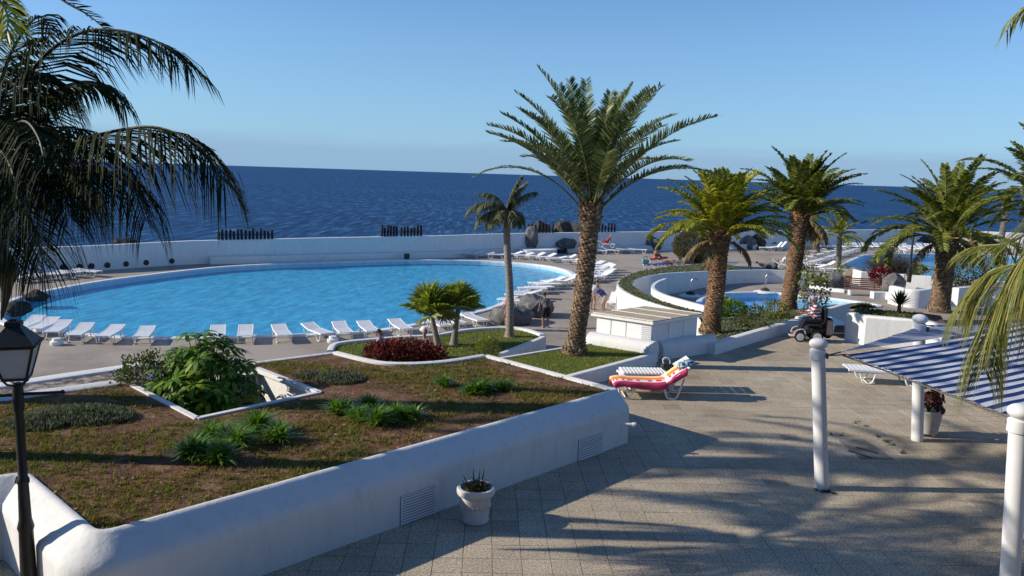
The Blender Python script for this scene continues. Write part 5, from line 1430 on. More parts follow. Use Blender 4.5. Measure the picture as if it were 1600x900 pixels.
# ================================================================== fences on the sea wall, sea rocks, boulders
M_POST = mat_noise('dark_timber_post', [(0.3, (0.012, 0.010, 0.009)), (0.7, (0.04, 0.032, 0.026))], 6, rough=0.9)
def wall_at(px, py_base):
    """point on top of the sea wall below pixel column px"""
    best = None
    for i in range(len(sw_d) - 1):
        for u in (0, .25, .5, .75):
            p = sw_d[i].lerp(sw_d[i + 1], u); k = i // 4
            h = top_h[min(k, 15)] + (top_h[min(k + 1, 15)] - top_h[min(k, 15)]) * ((i % 4 + u) / 4)
            q = Vector((p.x, p.y + 0.25, DECK + h)); d = abs(proj(q)[0] - px)
            if best is None or d < best[0]: best = (d, q)
    return best[1]
def fence(x0, x1, n, hpx, label, seed):
    rn = random.Random(seed); b0 = wall_at((x0 + x1) / 2, 0)
    t = thing('post_fence', (b0.x, b0.y, b0.z), label, 'fence')
    pa, pb = wall_at(x0, 0), wall_at(x1, 0)
    for i in range(n):
        p = pa.lerp(pb, i / (n - 1)) - b0; p.z -= 0.02
        h = hpx / FPX * b0.y * rn.uniform(.75, 1.05)
        m = MB(); m.tube([p, p + Vector((rn.uniform(-.03, .03), 0, h))], 0.10, 7); m.build('post', M_POST, t)
    m = MB(); m.box((pa.lerp(pb, .5) - b0) + Vector((0, .12, .35)), ((pb - pa).length, .05, .06), math.atan2((pb - pa).y, (pb - pa).x)); m.build('rail', M_POST, t)
fence(341, 424, 15, 17, 'row of dark wooden posts on the sea wall at the left', 1)
fence(595, 621, 6, 18, 'left half of the short double row of posts on the sea wall', 2)
fence(628, 656, 7, 17, 'right half of the short double row of posts on the sea wall', 3)
fence(824, 862, 8, 17, 'row of dark posts on the sea wall left of the tall palm trunk', 4)
fence(930, 961, 7, 14, 'row of dark posts on the sea wall right of the tall palm trunk', 5)
fence(1207, 1262, 9, 17, 'row of dark posts on the sea wall behind the taller green palm', 6)

def rock_mesh(name, seed, mat, sub=3, rough=0.35, flat=0.0):
    bm = bmesh.new(); bmesh.ops.create_icosphere(bm, subdivisions=sub, radius=1)
    o = Vector((seed * 7.3, seed * 3.1, seed * 1.7))
    for v in bm.verts:
        d = v.co.normalized()
        n_ = mnoise.noise(d * 1.1 + o) * 1.0 + mnoise.noise(d * 2.6 + o) * .45 + mnoise.noise(d * 6 + o) * .16
        # flat facets: quantised cell offsets
        c = mnoise.cell(d * 1.7 + o) if False else 0
        v.co = d * (1 + rough * n_)
        if v.co.z < -0.75: v.co.z = -0.75
    me = bpy.data.meshes.new(name); bm.to_mesh(me); bm.free(); me.materials.append(mat)
    me.polygons.foreach_set('use_smooth', [True] * len(me.polygons)); me.set_sharp_from_angle(angle=R(28))
    return me
rseed = [0]
def boulder(px, py, wpx, hpx, z, mat, label, name='boulder', Y=None, dep=1.0, group=None):
    rseed[0] += 1
    p = at(px, py, z); k = p.y / FPX
    w, h = wpx * k / 2, hpx * k / 1.7
    o = link(name, rock_mesh(name, rseed[0], mat), None, (p.x, p.y + w * .3, z + h * .62), (0, 0, random.Random(rseed[0]).uniform(0, 6)), label=label, cat='rock', group=group)
    o.scale = (w, w * dep, h); o.rotation_euler = (0, 0, (rseed[0] % 3 - 1) * .3)
    return o
boulder(52, 470, 36, 17, DECK, M_ROCK, 'smooth dark boulder at the left rim of the pool, the further one')
boulder(25, 492, 38, 22, DECK, M_ROCK, 'dark boulder rising from the pool water at the left, the nearer one')
boulder(800, 506, 68, 30, DECK, M_ROCKG, 'big grey boulder by the pool behind the slender palm')
boulder(838, 494, 58, 34, DECK, M_ROCKG, 'big grey boulder behind the man in dark shorts')
boulder(775, 500, 22, 14, DECK, M_ROCK, 'small dark boulder at the pool edge left of the slender palm')
boulder(830, 387, 22, 34, DECK + .56, M_ROCKG, 'upright standing stone in front of the sea wall', dep=.7)
boulder(884, 387, 34, 16, DECK + .5, M_ROCKG, 'low flat boulder by the sea wall just left of the tall palm trunk')
boulder(958, 384, 22, 10, DECK + .3, M_ROCK, 'low dark rock beside the red sunbather')
boulder(1000, 387, 28, 14, DECK + .2, M_ROCK, 'wide dark boulder left in the pile by the sea wall')
boulder(1021, 389, 24, 20, DECK + .2, M_ROCKG, 'pale faceted boulder in the pile by the sea wall')
boulder(1021, 372, 14, 8, DECK + 1.2, M_ROCK, 'small dark stone on top of the boulder pile')
boulder(1032, 384, 16, 14, DECK + .3, M_ROCK, 'dark boulder at the right of the pile, beside the brown bush')
for i, (x, y, w, h) in enumerate([(1062, 421, 24, 14), (1075, 419, 20, 20), (1090, 416, 20, 26), (1050, 416, 16, 10)]):
    boulder(x, y, w, h, DECK, M_ROCKG, ['broad grey boulder under the brown bush', 'leaning grey slab under the brown bush', 'pointed grey slab between the brown bush and the palm trunk', 'small grey boulder beside the sunbathers'][i])
for i, (x, y, w, h) in enumerate([(1125, 388, 24, 26), (1143, 389, 22, 18), (1165, 389, 34, 24), (1183, 389, 26, 20), (1182, 375, 16, 10), (1205, 388, 20, 12)]):
    boulder(x, y, w, h, DECK + (1.0 if i == 4 else 0), M_ROCK if i != 2 else M_ROCKG, ['dark boulder right behind the yellow-green palm trunk', 'squat dark boulder second from the yellow-green palm trunk', 'large grey boulder in the middle of the rocks by the sea wall', 'dark boulder right in the rocks by the sea wall', 'dark rounded stone perched above the rocks by the sea wall', 'low dark boulder behind the steep-backed loungers'][i])
for i, (x, y, w, h) in enumerate([(1207, 421, 18, 12), (1246, 424, 26, 16)]):
    boulder(x, y, w, h, DECK, M_ROCKG, ['small grey boulder on the deck left of the taller palm trunk', 'grey boulder on the deck right of the taller palm trunk'][i])
boulder(1281, 446, 38, 22, DECK, M_ROCKG, 'grey boulder beside the white pier, left of the bench')
boulder(1308, 450, 34, 24, DECK, M_ROCKG, 'rounded grey boulder immediately left of the bench')
boulder(1338, 434, 34, 16, DECK, M_ROCKB, 'brown boulder behind the bench by the second pool')
boulder(1397, 459, 32, 30, DECK, M_ROCKG, 'tall grey boulder right of the dark red bush')
boulder(1441, 384, 36, 18, DECK, M_ROCK, 'big dark boulder behind the second pool, left of the thick palm trunk')
boulder(1492, 384, 34, 12, DECK, M_ROCK, 'dark boulder behind the second pool, right of the thick palm trunk')
boulder(1392, 379, 18, 10, DECK, M_ROCKB, 'small brown boulder in front of the far wall')
def sea_rock(px, py, wpx, hpx, label):
    rseed[0] += 1
    # beyond the wall: base hidden by it
    Yw = wall_at(px, 0).y + 6; k = Yw / FPX
    p = atY(px, py, Yw); z0 = DECK - 4.0; top = atY(px, py - hpx, Yw).z
    me = rock_mesh('sea_rock', rseed[0], M_ROCK, 4, 0.5); o = link('sea_rock', me, None, (p.x, Yw, (top + z0) / 2), None, label=label, cat='rock')
    o.scale = (wpx * k / 2 * 1.5, 2.4, (top - z0) / 2)
sea_rock(183, 384, 74, 13, 'black rock showing above the sea wall behind the left palm fronds')
sea_rock(846, 366, 30, 12, 'black lava rock behind the posts left of the tall palm trunk')
sea_rock(885, 366, 40, 14, 'black lava rock behind the tall palm trunk')
sea_rock(1040, 366, 26, 10, 'small black lava rock above the sea wall behind the yellow-green palm')
# ================================================================== shrubs and flowers
def leaf_quad(mb, p, d, l, w, rnd, nrm=None, fold=0.0):
    s = d.cross(nrm if nrm is not None else Vector((rnd.gauss(0, 1), rnd.gauss(0, 1), rnd.gauss(0, 1))))
    if s.length < 1e-3: s = d.orthogonal()
    s = s.normalized() * w
    mb.add([p, p + d * l * .5 + s, p + d * l, p + d * l * .5 - s], [(0, 1, 2, 3)])
def leaf_cloud(mb, c, rr, n, l, w, rnd, hollow=0.45, lump=0.35, zcut=None, upbias=0.3):
    c = Vector(c); k = 0; o = Vector((rnd.random() * 50, 0, 0))
    while k < n:
        d = Vector((rnd.gauss(0, 1), rnd.gauss(0, 1), rnd.gauss(0, 1))).normalized()
        lm = 1 + lump * mnoise.noise(d * 2.3 + o) + lump * .6 * mnoise.noise(d * 5 + o)
        r = (hollow + (1 - hollow) * rnd.random() ** .5) * lm
        p = c + Vector((d.x * rr[0], d.y * rr[1], d.z * rr[2])) * r
        if zcut is not None and p.z < zcut: k += .3; continue
        dd = (d + Vector((rnd.gauss(0, .6), rnd.gauss(0, .6), rnd.gauss(upbias, .6)))).normalized()
        leaf_quad(mb, p, dd, l * rnd.uniform(.6, 1.3), w * rnd.uniform(.7, 1.2), rnd); k += 1
def twigs(mb, c, rr, n, rnd, r=0.012, base=None):
    b0 = Vector(base if base else c)
    for i in range(n):
        d = Vector((rnd.gauss(0, 1), rnd.gauss(0, 1), abs(rnd.gauss(.6, .5)))).normalized()
        e = Vector(c) + Vector((d.x * rr[0], d.y * rr[1], d.z * rr[2])) * rnd.uniform(.6, .95)
        m_ = b0.lerp(e, .5) + Vector((rnd.gauss(0, .05), rnd.gauss(0, .05), rnd.gauss(0.05, .05)))
        mb.tube([b0 + Vector((rnd.gauss(0, .03), rnd.gauss(0, .03), 0)), m_, e], [r, r * .7, r * .25], 5, caps=False)
def shrub(name, loc, rr, n, l, w, mat, label, seed, zc=None, cat='shrub', stems=10, hollow=.45, lump=.35, upbias=.3, stem_mat=None):
    rnd = random.Random(seed); t = thing(name, loc, label, cat)
    m = MB(); twigs(m, (0, 0, rr[2] * .9), rr, stems, rnd, base=(0, 0, 0)); m.build('stem', stem_mat or M_BARK, t)
    m = MB(); leaf_cloud(m, (0, 0, zc if zc is not None else rr[2] * .95), rr, n, l, w, rnd, hollow, lump, 0.0, upbias); m.build('foliage', mat, t)
    return t
M_SCHEF = mat_leaf('umbrella_leaf', [(0.03, 0.075, 0.010), (0.06, 0.135, 0.015), (0.12, 0.22, 0.024), (0.22, 0.32, 0.04)], 0.5, 0.35, 0.22)
M_OLIVE = mat_leaf('olive_leaf', [(0.03, 0.05, 0.014), (0.055, 0.08, 0.02), (0.09, 0.115, 0.03), (0.12, 0.13, 0.045)], 0.5, 0.25, 0.3)
M_BRIGHT = mat_leaf('bright_leaf', [(0.06, 0.10, 0.012), (0.12, 0.16, 0.02), (0.19, 0.21, 0.03), (0.26, 0.25, 0.05)], 0.4, 0.3, 0.4)
M_GREYL = mat_leaf('grey_green_leaf', [(0.07, 0.085, 0.05), (0.11, 0.13, 0.075), (0.16, 0.175, 0.115), (0.09, 0.12, 0.05)], 0.7, 0.2, 0.2)
M_REDL = mat_leaf('wine_red_leaf', [(0.045, 0.010, 0.010), (0.10, 0.018, 0.018), (0.17, 0.032, 0.03), (0.24, 0.07, 0.05)], 0.45, 0.25, 0.35)
M_REDB = mat_leaf('crimson_leaf', [(0.07, 0.007, 0.012), (0.14, 0.010, 0.018), (0.22, 0.018, 0.028)], 0.45, 0.25, 0.35)
M_BROWN = mat_leaf('dry_twig_leaf', [(0.06, 0.052, 0.03), (0.10, 0.09, 0.045), (0.15, 0.13, 0.07), (0.10, 0.10, 0.04)], 0.8, 0.2, 0.15)
M_TWIG = mat_leaf('bare_twig', [(0.05, 0.042, 0.035), (0.09, 0.08, 0.07), (0.12, 0.10, 0.085)], 0.9, 0.05, 0.1)

# umbrella tree in the sunken well
rnd = random.Random(31)
wc = (at(316, 604, SOIL_Z) + Vector((0.0, 0.15, 0)))
t = thing('umbrella_tree', (wc.x, wc.y, -0.7), 'large glossy umbrella-leaved shrub growing out of the white well', 'shrub')
def umbrella(mb, p, ax, rnd, l):
    ax = ax.normalized(); u = ax.orthogonal().normalized(); v = ax.cross(u); k0 = rnd.uniform(0, 6)
    nl = rnd.randint(7, 9)
    for k in range(nl):
        a = k0 + 2 * math.pi * k / nl; q = (u * math.cos(a) + v * math.sin(a)); sd = (v * math.cos(a) - u * math.sin(a))
        L = l * rnd.uniform(.8, 1.15); w = L * .17
        b0 = p + q * L * .12; m1 = b0 + q * L * .45 + ax * L * .06; m2 = b0 + q * L * .82 - ax * L * .02 + Vector((0, 0, -.05 * L)); tip = b0 + q * L * 1.1 - ax * L * .14 + Vector((0, 0, -.10 * L))
        mb.add([b0, m1 + sd * w, m1 - sd * w, m2 + sd * w * .85, m2 - sd * w * .85, tip], [(0, 1, 2), (1, 3, 4, 2), (3, 5, 4)])
lf = MB(); st = MB(); cc = Vector((0, 0, 1.15)); RR = (1.08, 0.85, 1.55)
k = 0
while k < 190:
    d = Vector((rnd.gauss(0, 1), rnd.gauss(0, 1), rnd.gauss(.25, 1))).normalized()
    if d.y > .55 and rnd.random() < .6: continue
    r = rnd.uniform(.55, 1.0) ** .6 * (1 + .22 * mnoise.noise(d * 2.2))
    p = cc + Vector((d.x * RR[0], d.y * RR[1], d.z * RR[2])) * r
    if p.z < 0.15: continue
    umbrella(lf, p, d * .6 + Vector((0, 0, .8)) + Vector((rnd.gauss(0, .25), rnd.gauss(0, .25), 0)), rnd, rnd.uniform(.20, .30))
    st.tube([cc * .4 + Vector((p.x * .25, p.y * .25, 0)), p.lerp(cc, .35), p], [.018, .012, .006], 5, caps=False); k += 1
for a in range(5): st.tube([(0.1 * math.cos(a * 1.3), .1 * math.sin(a * 1.3), 0), (0.2 * math.cos(a * 1.3), .2 * math.sin(a * 1.3), .7), (0.5 * math.cos(a * 1.3), .4 * math.sin(a * 1.3), 1.5)], [.035, .03, .015], 7)
st.build('stem', M_OLIVE, t); lf.build('foliage', M_SCHEF, t)
p = at(232, 600, SOIL_Z) + Vector((-0.1, 0.1, 0))
shrub('small_leaf_shrub', (p.x, p.y, .35), (0.58, 0.4, .62), 2600, .07, .022, M_OLIVE, 'small-leaved shrub left of the umbrella-leaved shrub', 41)

# agapanthus clumps on the planter
def clump(px, py, n, L, label, seed, mat=M_STRAP, w=.013, spread=.06, subs=1, ww=0.2):
    rnd = random.Random(seed); p = at(px, py, SOIL_Z); t = thing('strap_leaf_clump', p, label, 'plant')
    m = MB()
    for q in range(subs):
        c = (0, 0, 0) if q == 0 else (rnd.uniform(-ww, ww), rnd.uniform(-ww, ww) * .6, 0)
        strap_leaves(m, c, n // subs, L * rnd.uniform(.8, 1.1), w, rnd, (25, 85), .55, spread)
    m.build('foliage', mat, t)
    m = MB(); m.ell((0, 0, 0.0), (.05, .05, .05), 8, 6); m.build('crown_base', M_OLIVE, t)
cl = [(303, 716, .48, 150, 'strap-leaved clump nearest the camera, left of its neighbour'), (347, 722, .44, 150, 'strap-leaved clump nearest the camera, right of its neighbour'), (405, 676, .50, 170, 'strap-leaved clump below the corner of the white well'), (330, 690, .46, 140, 'strap-leaved clump behind the two nearest clumps'), (370, 700, .46, 140, 'strap-leaved clump right of the two nearest clumps, in shadow'), (436, 690, .42, 120, 'strap-leaved clump in shadow, right end of the front patch'),
      (526, 645, .38, 130, 'leftmost strap-leaved clump of the middle patch'), (553, 655, .36, 120, 'second strap-leaved clump from the left in the middle patch'), (588, 664, .42, 150, 'tallest strap-leaved clump at the front of the middle patch'), (615, 656, .40, 140, 'fourth strap-leaved clump of the middle patch'), (645, 654, .36, 120, 'rightmost strap-leaved clump of the middle patch'), (575, 636, .36, 120, 'rear strap-leaved clump of the middle patch'),
      (692, 603, .34, 110, 'strap-leaved clump left in the rear patch'), (733, 616, .36, 140, 'strap-leaved clump in the middle of the rear patch, the left one'), (755, 612, .34, 120, 'strap-leaved clump in the middle of the rear patch, the right one'), (789, 610, .34, 110, 'rightmost strap-leaved clump of the rear patch')]
for i, (x, y, L, n, l) in enumerate(cl): clump(x, y, n * 2, L, l, 500 + i, subs=3, ww=.16)
def mound(px, py, rx, ry, h, n, mat, label, seed, l=.09):
    rnd = random.Random(seed); p = at(px, py, SOIL_Z); t = thing('lavender_mound', p, label, 'plant'); m = MB()
    for i in range(n):
        a = rnd.uniform(0, 6.283); r = rnd.random() ** .5; x, y = math.cos(a) * r * rx, math.sin(a) * r * ry
        z = h * (1 - r * r) * (.7 + .5 * mnoise.noise(Vector((x * 3, y * 3, seed))))
        d = Vector((rnd.gauss(0, .4), rnd.gauss(0, .4), 1)).normalized(); leaf_quad(m, Vector((x, y, max(0, z) * rnd.uniform(.3, 1))), d, l * rnd.uniform(.6, 1.3), .011, rnd)
    m.build('foliage', mat, t)
    m = MB(); twigs(m, (0, 0, h * .5), (rx * .8, ry * .8, h * .5), 12, rnd, .006, (0, 0, 0)); m.build('stem', M_BARK, t)
mound(130, 652, .85, .5, .2, 3600, M_GREYL, 'wide grey-green lavender mound at the left of the planter', 61)
mound(60, 664, .5, .35, .15, 1400, M_GREYL, 'small grey-green mound beside the lantern post', 62)
mound(530, 592, .55, .5, .14, 2200, M_GREYL, 'low grey-green mound at the back of the planter right of the well', 63, .07)
mound(480, 588, .3, .3, .10, 900, M_GREYL, 'small low mound beside the point of the white well', 64, .07)

# wine-red shrub on the round lawn and the clipped ball
rnd = random.Random(71); p = at(628, 571, BZ); t = thing('red_shrub', p, 'low wine-red hedge on the edge of the round lawn', 'shrub'); m = MB()
for x, s in ((-.85, .95), (-.35, 1.1), (.2, 1.15), (.7, 1.05), (1.1, .9)): leaf_cloud(m, (x, 0, .40 * s), (.50 * s, .42, .42 * s), 1000, .12, .032, rnd, .4, .3, 0.0, .6)
m.build('foliage', M_REDL, t); m = MB()
for x in (-.75, -.3, .2, .65, 1.0): twigs(m, (x, 0, .35), (.35, .3, .3), 6, rnd, .01, (x, 0, 0))
m.build('stem', M_BARK, t)
shrub('clipped_bush', at(762, 560, BZ), (.44, .42, .40), 3000, .05, .018, M_BRIGHT, 'round clipped yellow-green bush behind the planter corner', 72, hollow=.75, lump=.1)

# bed between the terrace and the paddling pool
def on3(px, py): return on_bed3(px, py)
shrub('green_shrub', on3(1140, 497), (.75, .6, .42), 1900, .10, .035, M_SCHEF, 'rounded green shrub between the yellow-green palm and the paddling pool', 81, lump=.2)
shrub('green_shrub', on3(1128, 492), (.5, .5, .5), 900, .10, .035, M_BRIGHT, 'lighter shrub close behind the yellow-green palm trunk', 82)
shrub('small_bush', on3(1163, 513), (.34, .3, .36), 500, .08, .025, M_OLIVE, 'small twiggy bush in the middle of the sloping bed, the left one', 83, stems=14)
shrub('small_bush', on3(1184, 520), (.30, .3, .50), 420, .08, .025, M_OLIVE, 'small twiggy bush in the sloping bed, the nearer right one', 84, stems=16)
shrub('small_bush', on3(1214, 500), (.5, .45, .42), 900, .09, .03, M_BRIGHT, 'bright green bush at the foot of the taller palm', 85)
shrub('small_bush', on3(1180, 496), (.3, .3, .3), 420, .08, .025, M_OLIVE, 'small bush on the far side of the sloping bed', 86)
t = shrub('hibiscus', on3(1268, 499), (.62, .5, .8), 620, .12, .045, M_BRIGHT, 'yellow-green flowering bush behind the mobility scooter', 87, zc=1.15, stems=22, hollow=.3, lump=.5)
M_PURP = mat_leaf('purple_flower', [(0.10, 0.07, 0.22), (0.18, 0.12, 0.33), (0.25, 0.18, 0.4)], .6, .2, .2)
rnd = random.Random(88); m = MB()
for i in range(26):
    d = Vector((rnd.gauss(0, 1), -abs(rnd.gauss(0, 1)), rnd.gauss(.1, .6))).normalized(); c = Vector((d.x * .6, d.y * .5, 1.0 + d.z * .45))
    for k in range(6): a = k * 1.05; leaf_quad(m, c, Vector((math.cos(a), -.4, math.sin(a))).normalized(), .07, .03, rnd)
m.build('flower', M_PURP, t, kind='stuff')
# agave, flower spike and bed plants behind the white wall
def agave(loc, L, n, label, seed):
    rnd = random.Random(seed); t = thing('agave', loc, label, 'plant'); m = MB()
    for i in range(n):
        th = i * 2.4; el = R(8 + 78 * (i / n)); l = L * rnd.uniform(.8, 1.05)
        d = Vector((math.cos(th) * math.cos(el), math.sin(th) * math.cos(el), math.sin(el))); s = Vector((-math.sin(th), math.cos(th), 0)) * .028; c = Vector((0, 0, .35))
        m.add([c - s * .6, c + s * .6, c + d * l * .45 + s, c + d * l * .45 - s, c + d * l], [(0, 1, 2, 3), (3, 2, 4)])
    m.build('leaf_rosette', M_DKLEAF, t); m = MB(); m.tube([(0, 0, 0), (0, 0, .4)], [.07, .055], 10); m.build('stem', M_BARK, t)
ag = at(1404, 492, 0.88)
agave(ag, .62, 70, 'spiky dark agave on a short stem behind the bright white wall', 91)
t = thing('flower_spike', at(1410, 480, 0.3), 'thin upright flower stalk rising behind the agave', 'plant'); m = MB(); m.tube([(0, 0, 0), (.02, 0, .6), (.03, 0, 1.1)], [.02, .016, .01], 6); m.build('stalk', M_BARK, t)
m = MB(); leaf_cloud(m, (.03, 0, 1.2), (.07, .07, .22), 140, .05, .014, random.Random(4)); m.build('flower_head', M_BROWN, t)
rnd = random.Random(93); m = MB()
for i in range(700):
    a = rnd.random(); b2_ = rnd.random(); q = at(1340 + 100 * a, 484 + 10 * b2_ + 9 * a, .9); leaf_quad(m, q, Vector((rnd.gauss(0, .5), rnd.gauss(0, .5), 1)).normalized(), .14, .04, rnd)
m.build('ground_cover', M_OLIVE, kind='stuff', label='dark ground cover in the bed behind the bright white wall', cat='ground cover')

# bushes further away
t = shrub('brown_bush', at(1083, 417, DECK), (1.85, 1.5, 1.5), 12000, .17, .035, M_BROWN, 'big round olive-brown bush by the deck behind the ring wall', 95, zc=1.75, stems=40, hollow=.5, lump=.14, upbias=.5)
t = shrub('dry_bush', at(1256, 408, DECK), (1.0, .8, 1.4), 1500, .10, .022, M_BROWN, 'sparse dry bush right of the taller palm trunk', 96, zc=1.9, stems=46, hollow=.3)
rnd = random.Random(97); q = at(1392, 431, DECK); t = thing('bare_bush', q, 'grey leafless twiggy bush in front of the second pool', 'shrub'); m = MB()
for i in range(520):
    d = Vector((rnd.gauss(0, 1), rnd.gauss(0, .7), abs(rnd.gauss(.5, .45)))).normalized(); r = rnd.uniform(.6, 1); e = Vector((d.x * 2.6, d.y * 1.6, d.z * 2.1 + .3)) * r
    b0 = Vector((rnd.gauss(0, .6), rnd.gauss(0, .3), 0)); m_ = b0.lerp(e, .55) + Vector((rnd.gauss(0, .15), rnd.gauss(0, .15), rnd.gauss(.1, .12)))
    m.tube([b0, m_, e], [.022, .014, .004], 4, caps=False)
    for j in range(3): f = m_.lerp(e, rnd.random()) ; g = f + Vector((rnd.gauss(0, .25), rnd.gauss(0, .25), rnd.gauss(.15, .2))); m.tube([f, g], [.012, .003], 3, caps=False)
m.build('twigs', M_TWIG, t); m = MB(); leaf_cloud(m, (0, 0, 1.1), (2.2, 1.3, 1.0), 800, .08, .02, rnd); m.build('foliage', M_BROWN, t)
t = shrub('crimson_bush', at(1377, 452, DECK), (.95, .7, .62), 1900, .14, .05, M_REDB, 'dense crimson bush behind the wooden bench', 98, zc=.95, lump=.25)
t = shrub('green_shrub', at(1441, 449, DECK) + Vector((0, .8, .5)), (.6, .5, .42), 900, .13, .05, M_BRIGHT, 'bright green shrub on top of the white wall left of the thick palm', 99, zc=.75)
t = shrub('dark_bush', at(1508, 452, -1.2), (1.6, 1.2, 1.15), 3600, .16, .035, M_DKLEAF, 'dark green bush behind the hanging fronds at the right', 100, zc=1.2, lump=.4)
t = shrub('small_bush', at(1318, 430, DECK), (.5, .3, .45), 260, .28, .02, M_BRIGHT, 'tuft of upright reedy leaves at the corner of the second pool', 101, upbias=1.5)
t = shrub('small_bush', at(1345, 470, DECK), (.01, .01, .01), 1, .01, .01, M_OLIVE, 'x', 102) if False else None
# ================================================================== people
def mat_flat(name, c, rough=.85):
    return mat_noise(name, [(0.3, tuple(x * .85 for x in c)), (0.7, c)], 12, 4, rough=rough, bscale=30, bstr=.3)
M_SKIN = mat_flat('skin', (0.34, 0.185, 0.12), .55); M_SKIND = mat_flat('tanned_skin', (0.26, 0.11, 0.06), .5)
M_HAIRD = mat_flat('dark_hair', (0.012, 0.009, 0.008), .5); M_HAIRB = mat_flat('fair_hair', (0.22, 0.12, 0.06), .6); M_HAIRG = mat_flat('grey_hair', (.3, .28, .27), .6)
CL = {k: mat_flat('cloth_' + k, c) for k, c in dict(red=(.42, .02, .035), navy=(.012, .014, .024), grey=(.10, .10, .105), blue=(.035, .06, .22), beige=(.42, .30, .24), white=(.6, .6, .6), black=(.012, .012, .013), pale=(.42, .44, .5), coral=(.5, .12, .08)).items()}
def remesh(mb, name, mat, parent, vox=.016):
    me = mb.mesh(name, mat); o = link(name, me, parent)
    r = o.modifiers.new('r', 'REMESH'); r.mode = 'VOXEL'; r.voxel_size = vox
    s = o.modifiers.new('s', 'SMOOTH'); s.factor = .5; s.iterations = 4
    dg = bpy.context.evaluated_depsgraph_get(); ev = o.evaluated_get(dg); m2 = bpy.data.meshes.new_from_object(ev)
    o.modifiers.clear(); o.data = m2; m2.name = name; bpy.data.meshes.remove(me)
    m2.polygons.foreach_set('use_smooth', [True] * len(m2.polygons)); m2.materials.clear(); m2.materials.append(mat)
    return o
def person(loc, rz, J, label, skin=M_SKIN, shirt=None, shorts=None, hair=M_HAIRD, s=1.0, sleeve=.5, legl=.45, face=None, long=0.0, hat=None):
    """J: joint name -> local point (x right, y forward, z up)"""
    J = {k: Vector(v) for k, v in J.items()}
    t = thing('person', loc, label, 'person', rz); t.scale = (s, s, s)
    P, C, Nk, Hd = J['pelvis'], J['chest'], J['neck'], J['head']
    hup = (Hd - Nk).normalized(); fwd = J.get('face', Vector((0, 1, 0))).normalized()
    m = MB()
    sh = {}; lat = (J['shR'] - J['shL']).normalized()
    m.capsule(P - lat * .07, P + lat * .07, .115, .115); m.capsule(P, C, .125, .14); m.capsule(C - lat * .07, C + lat * .07, .13, .13)
    m.capsule(C.lerp(Nk, .5) - lat * .09, C.lerp(Nk, .5) + lat * .09, .09, .09); m.capsule(Nk, Hd, .058, .055)
    m.ell(Hd + hup * .03, (.078, .095, .118), 14, 12, M=Matrix((lat, fwd, hup)).transposed() if abs(lat.dot(fwd)) < .6 else None)
    m.capsule(Hd - hup * .05 + fwd * .03, Hd - hup * .05 + fwd * .05, .055, .045)          # jaw
    m.capsule(Hd + fwd * .095 + hup * .02, Hd + fwd * .112 - hup * .012, .010, .015, 8)     # nose
    for sg in (-1, 1): m.ell(Hd + lat * sg * .08 + hup * .02, (.012, .026, .034), 8, 6)      # ears
    for S_ in 'LR':
        a, e, h = J['sh' + S_], J['el' + S_], J['ha' + S_]
        m.capsule(C.lerp(Nk, .55), a, .075, .062); m.capsule(a, e, .055, .043); m.capsule(e, h, .042, .029)
        d = (h - e).normalized(); w = d.cross(fwd); w = w.normalized() if w.length > .1 else lat; pm = h + d * .09
        m.capsule(h, pm - d * .02, .028, .036)
        for q, (o_, l) in enumerate(((-.033, .075), (-.011, .088), (.011, .082), (.033, .062))):
            b0 = pm + w * o_; k = b0 + d * l * .55; m.capsule(b0, k, .0115, .0105, 7); m.capsule(k, k + (d * .8 + fwd * .4).normalized() * l * .5, .0105, .0095, 7)
        sg = 1 if S_ == 'R' else -1
        b0 = h + d * .03 + w * .035 * -1; m.capsule(b0, b0 + (d * .7 - w * .7).normalized() * .055, .013, .0115, 7)
        hp, kn, an = J['hip' + S_], J['kn' + S_], J['an' + S_]
        m.capsule(P.lerp(hp, .6), hp, .11, .098); m.capsule(hp, kn, .092, .060); m.capsule(kn, kn.lerp(an, .35), .060, .060); m.capsule(kn.lerp(an, .35), an, .060, .040)
        tt = J.get('toe' + S_, an + Vector((0, .17, -.055))); m.capsule(an - (tt - an).normalized() * .03 + Vector((0, 0, -.02)), tt, .042, .034)
    remesh(m, 'body', skin, t, .014)
    if shirt:
        m = MB(); m.capsule(P.lerp(C, .12), C, .14, .158); m.capsule(C - lat * .07, C + lat * .07, .148, .148); m.capsule(P.lerp(C, .12) - lat * .06, P.lerp(C, .12) + lat * .06, .12, .12); m.capsule(C.lerp(Nk, .5) - lat * .1, C.lerp(Nk, .5) + lat * .1, .10, .10)
        for S_ in 'LR':
            a, e, h = J['sh' + S_], J['el' + S_], J['ha' + S_]; m.capsule(C.lerp(Nk, .55), a, .085, .075); m.capsule(a, a.lerp(e, min(1, sleeve)), .072, .062)
            if sleeve > 1: m.capsule(e, e.lerp(h, sleeve - 1), .058, .045)
        remesh(m, 'shirt', shirt, t, .016)
    if shorts:
        m = MB(); m.capsule(P - lat * .07, P + lat * .07, .132, .132); m.capsule(P, P.lerp(C, .3), .135, .138)
        for S_ in 'LR':
            hp, kn, an = J['hip' + S_], J['kn' + S_], J['an' + S_]; m.capsule(P.lerp(hp, .5), hp, .12, .112); m.capsule(hp, hp.lerp(kn, min(1, legl)), .108, .095 if legl < 1 else .078)
            if legl > 1: m.capsule(kn, kn.lerp(an, legl - 1), .076, .062)
        remesh(m, 'shorts', shorts, t, .016)
    m = MB(); bk = Hd - fwd * .022 + hup * .055
    m.ell(bk, (.088, .098, .098), 14, 10, M=Matrix((lat, fwd, hup)).transposed() if abs(lat.dot(fwd)) < .6 else None)
    if long: m.capsule(bk - fwd * .05, bk - fwd * .07 - hup * long, .075, .04)
    o = m.build('hair', hat or hair, t, smooth='all')
    m = MB()
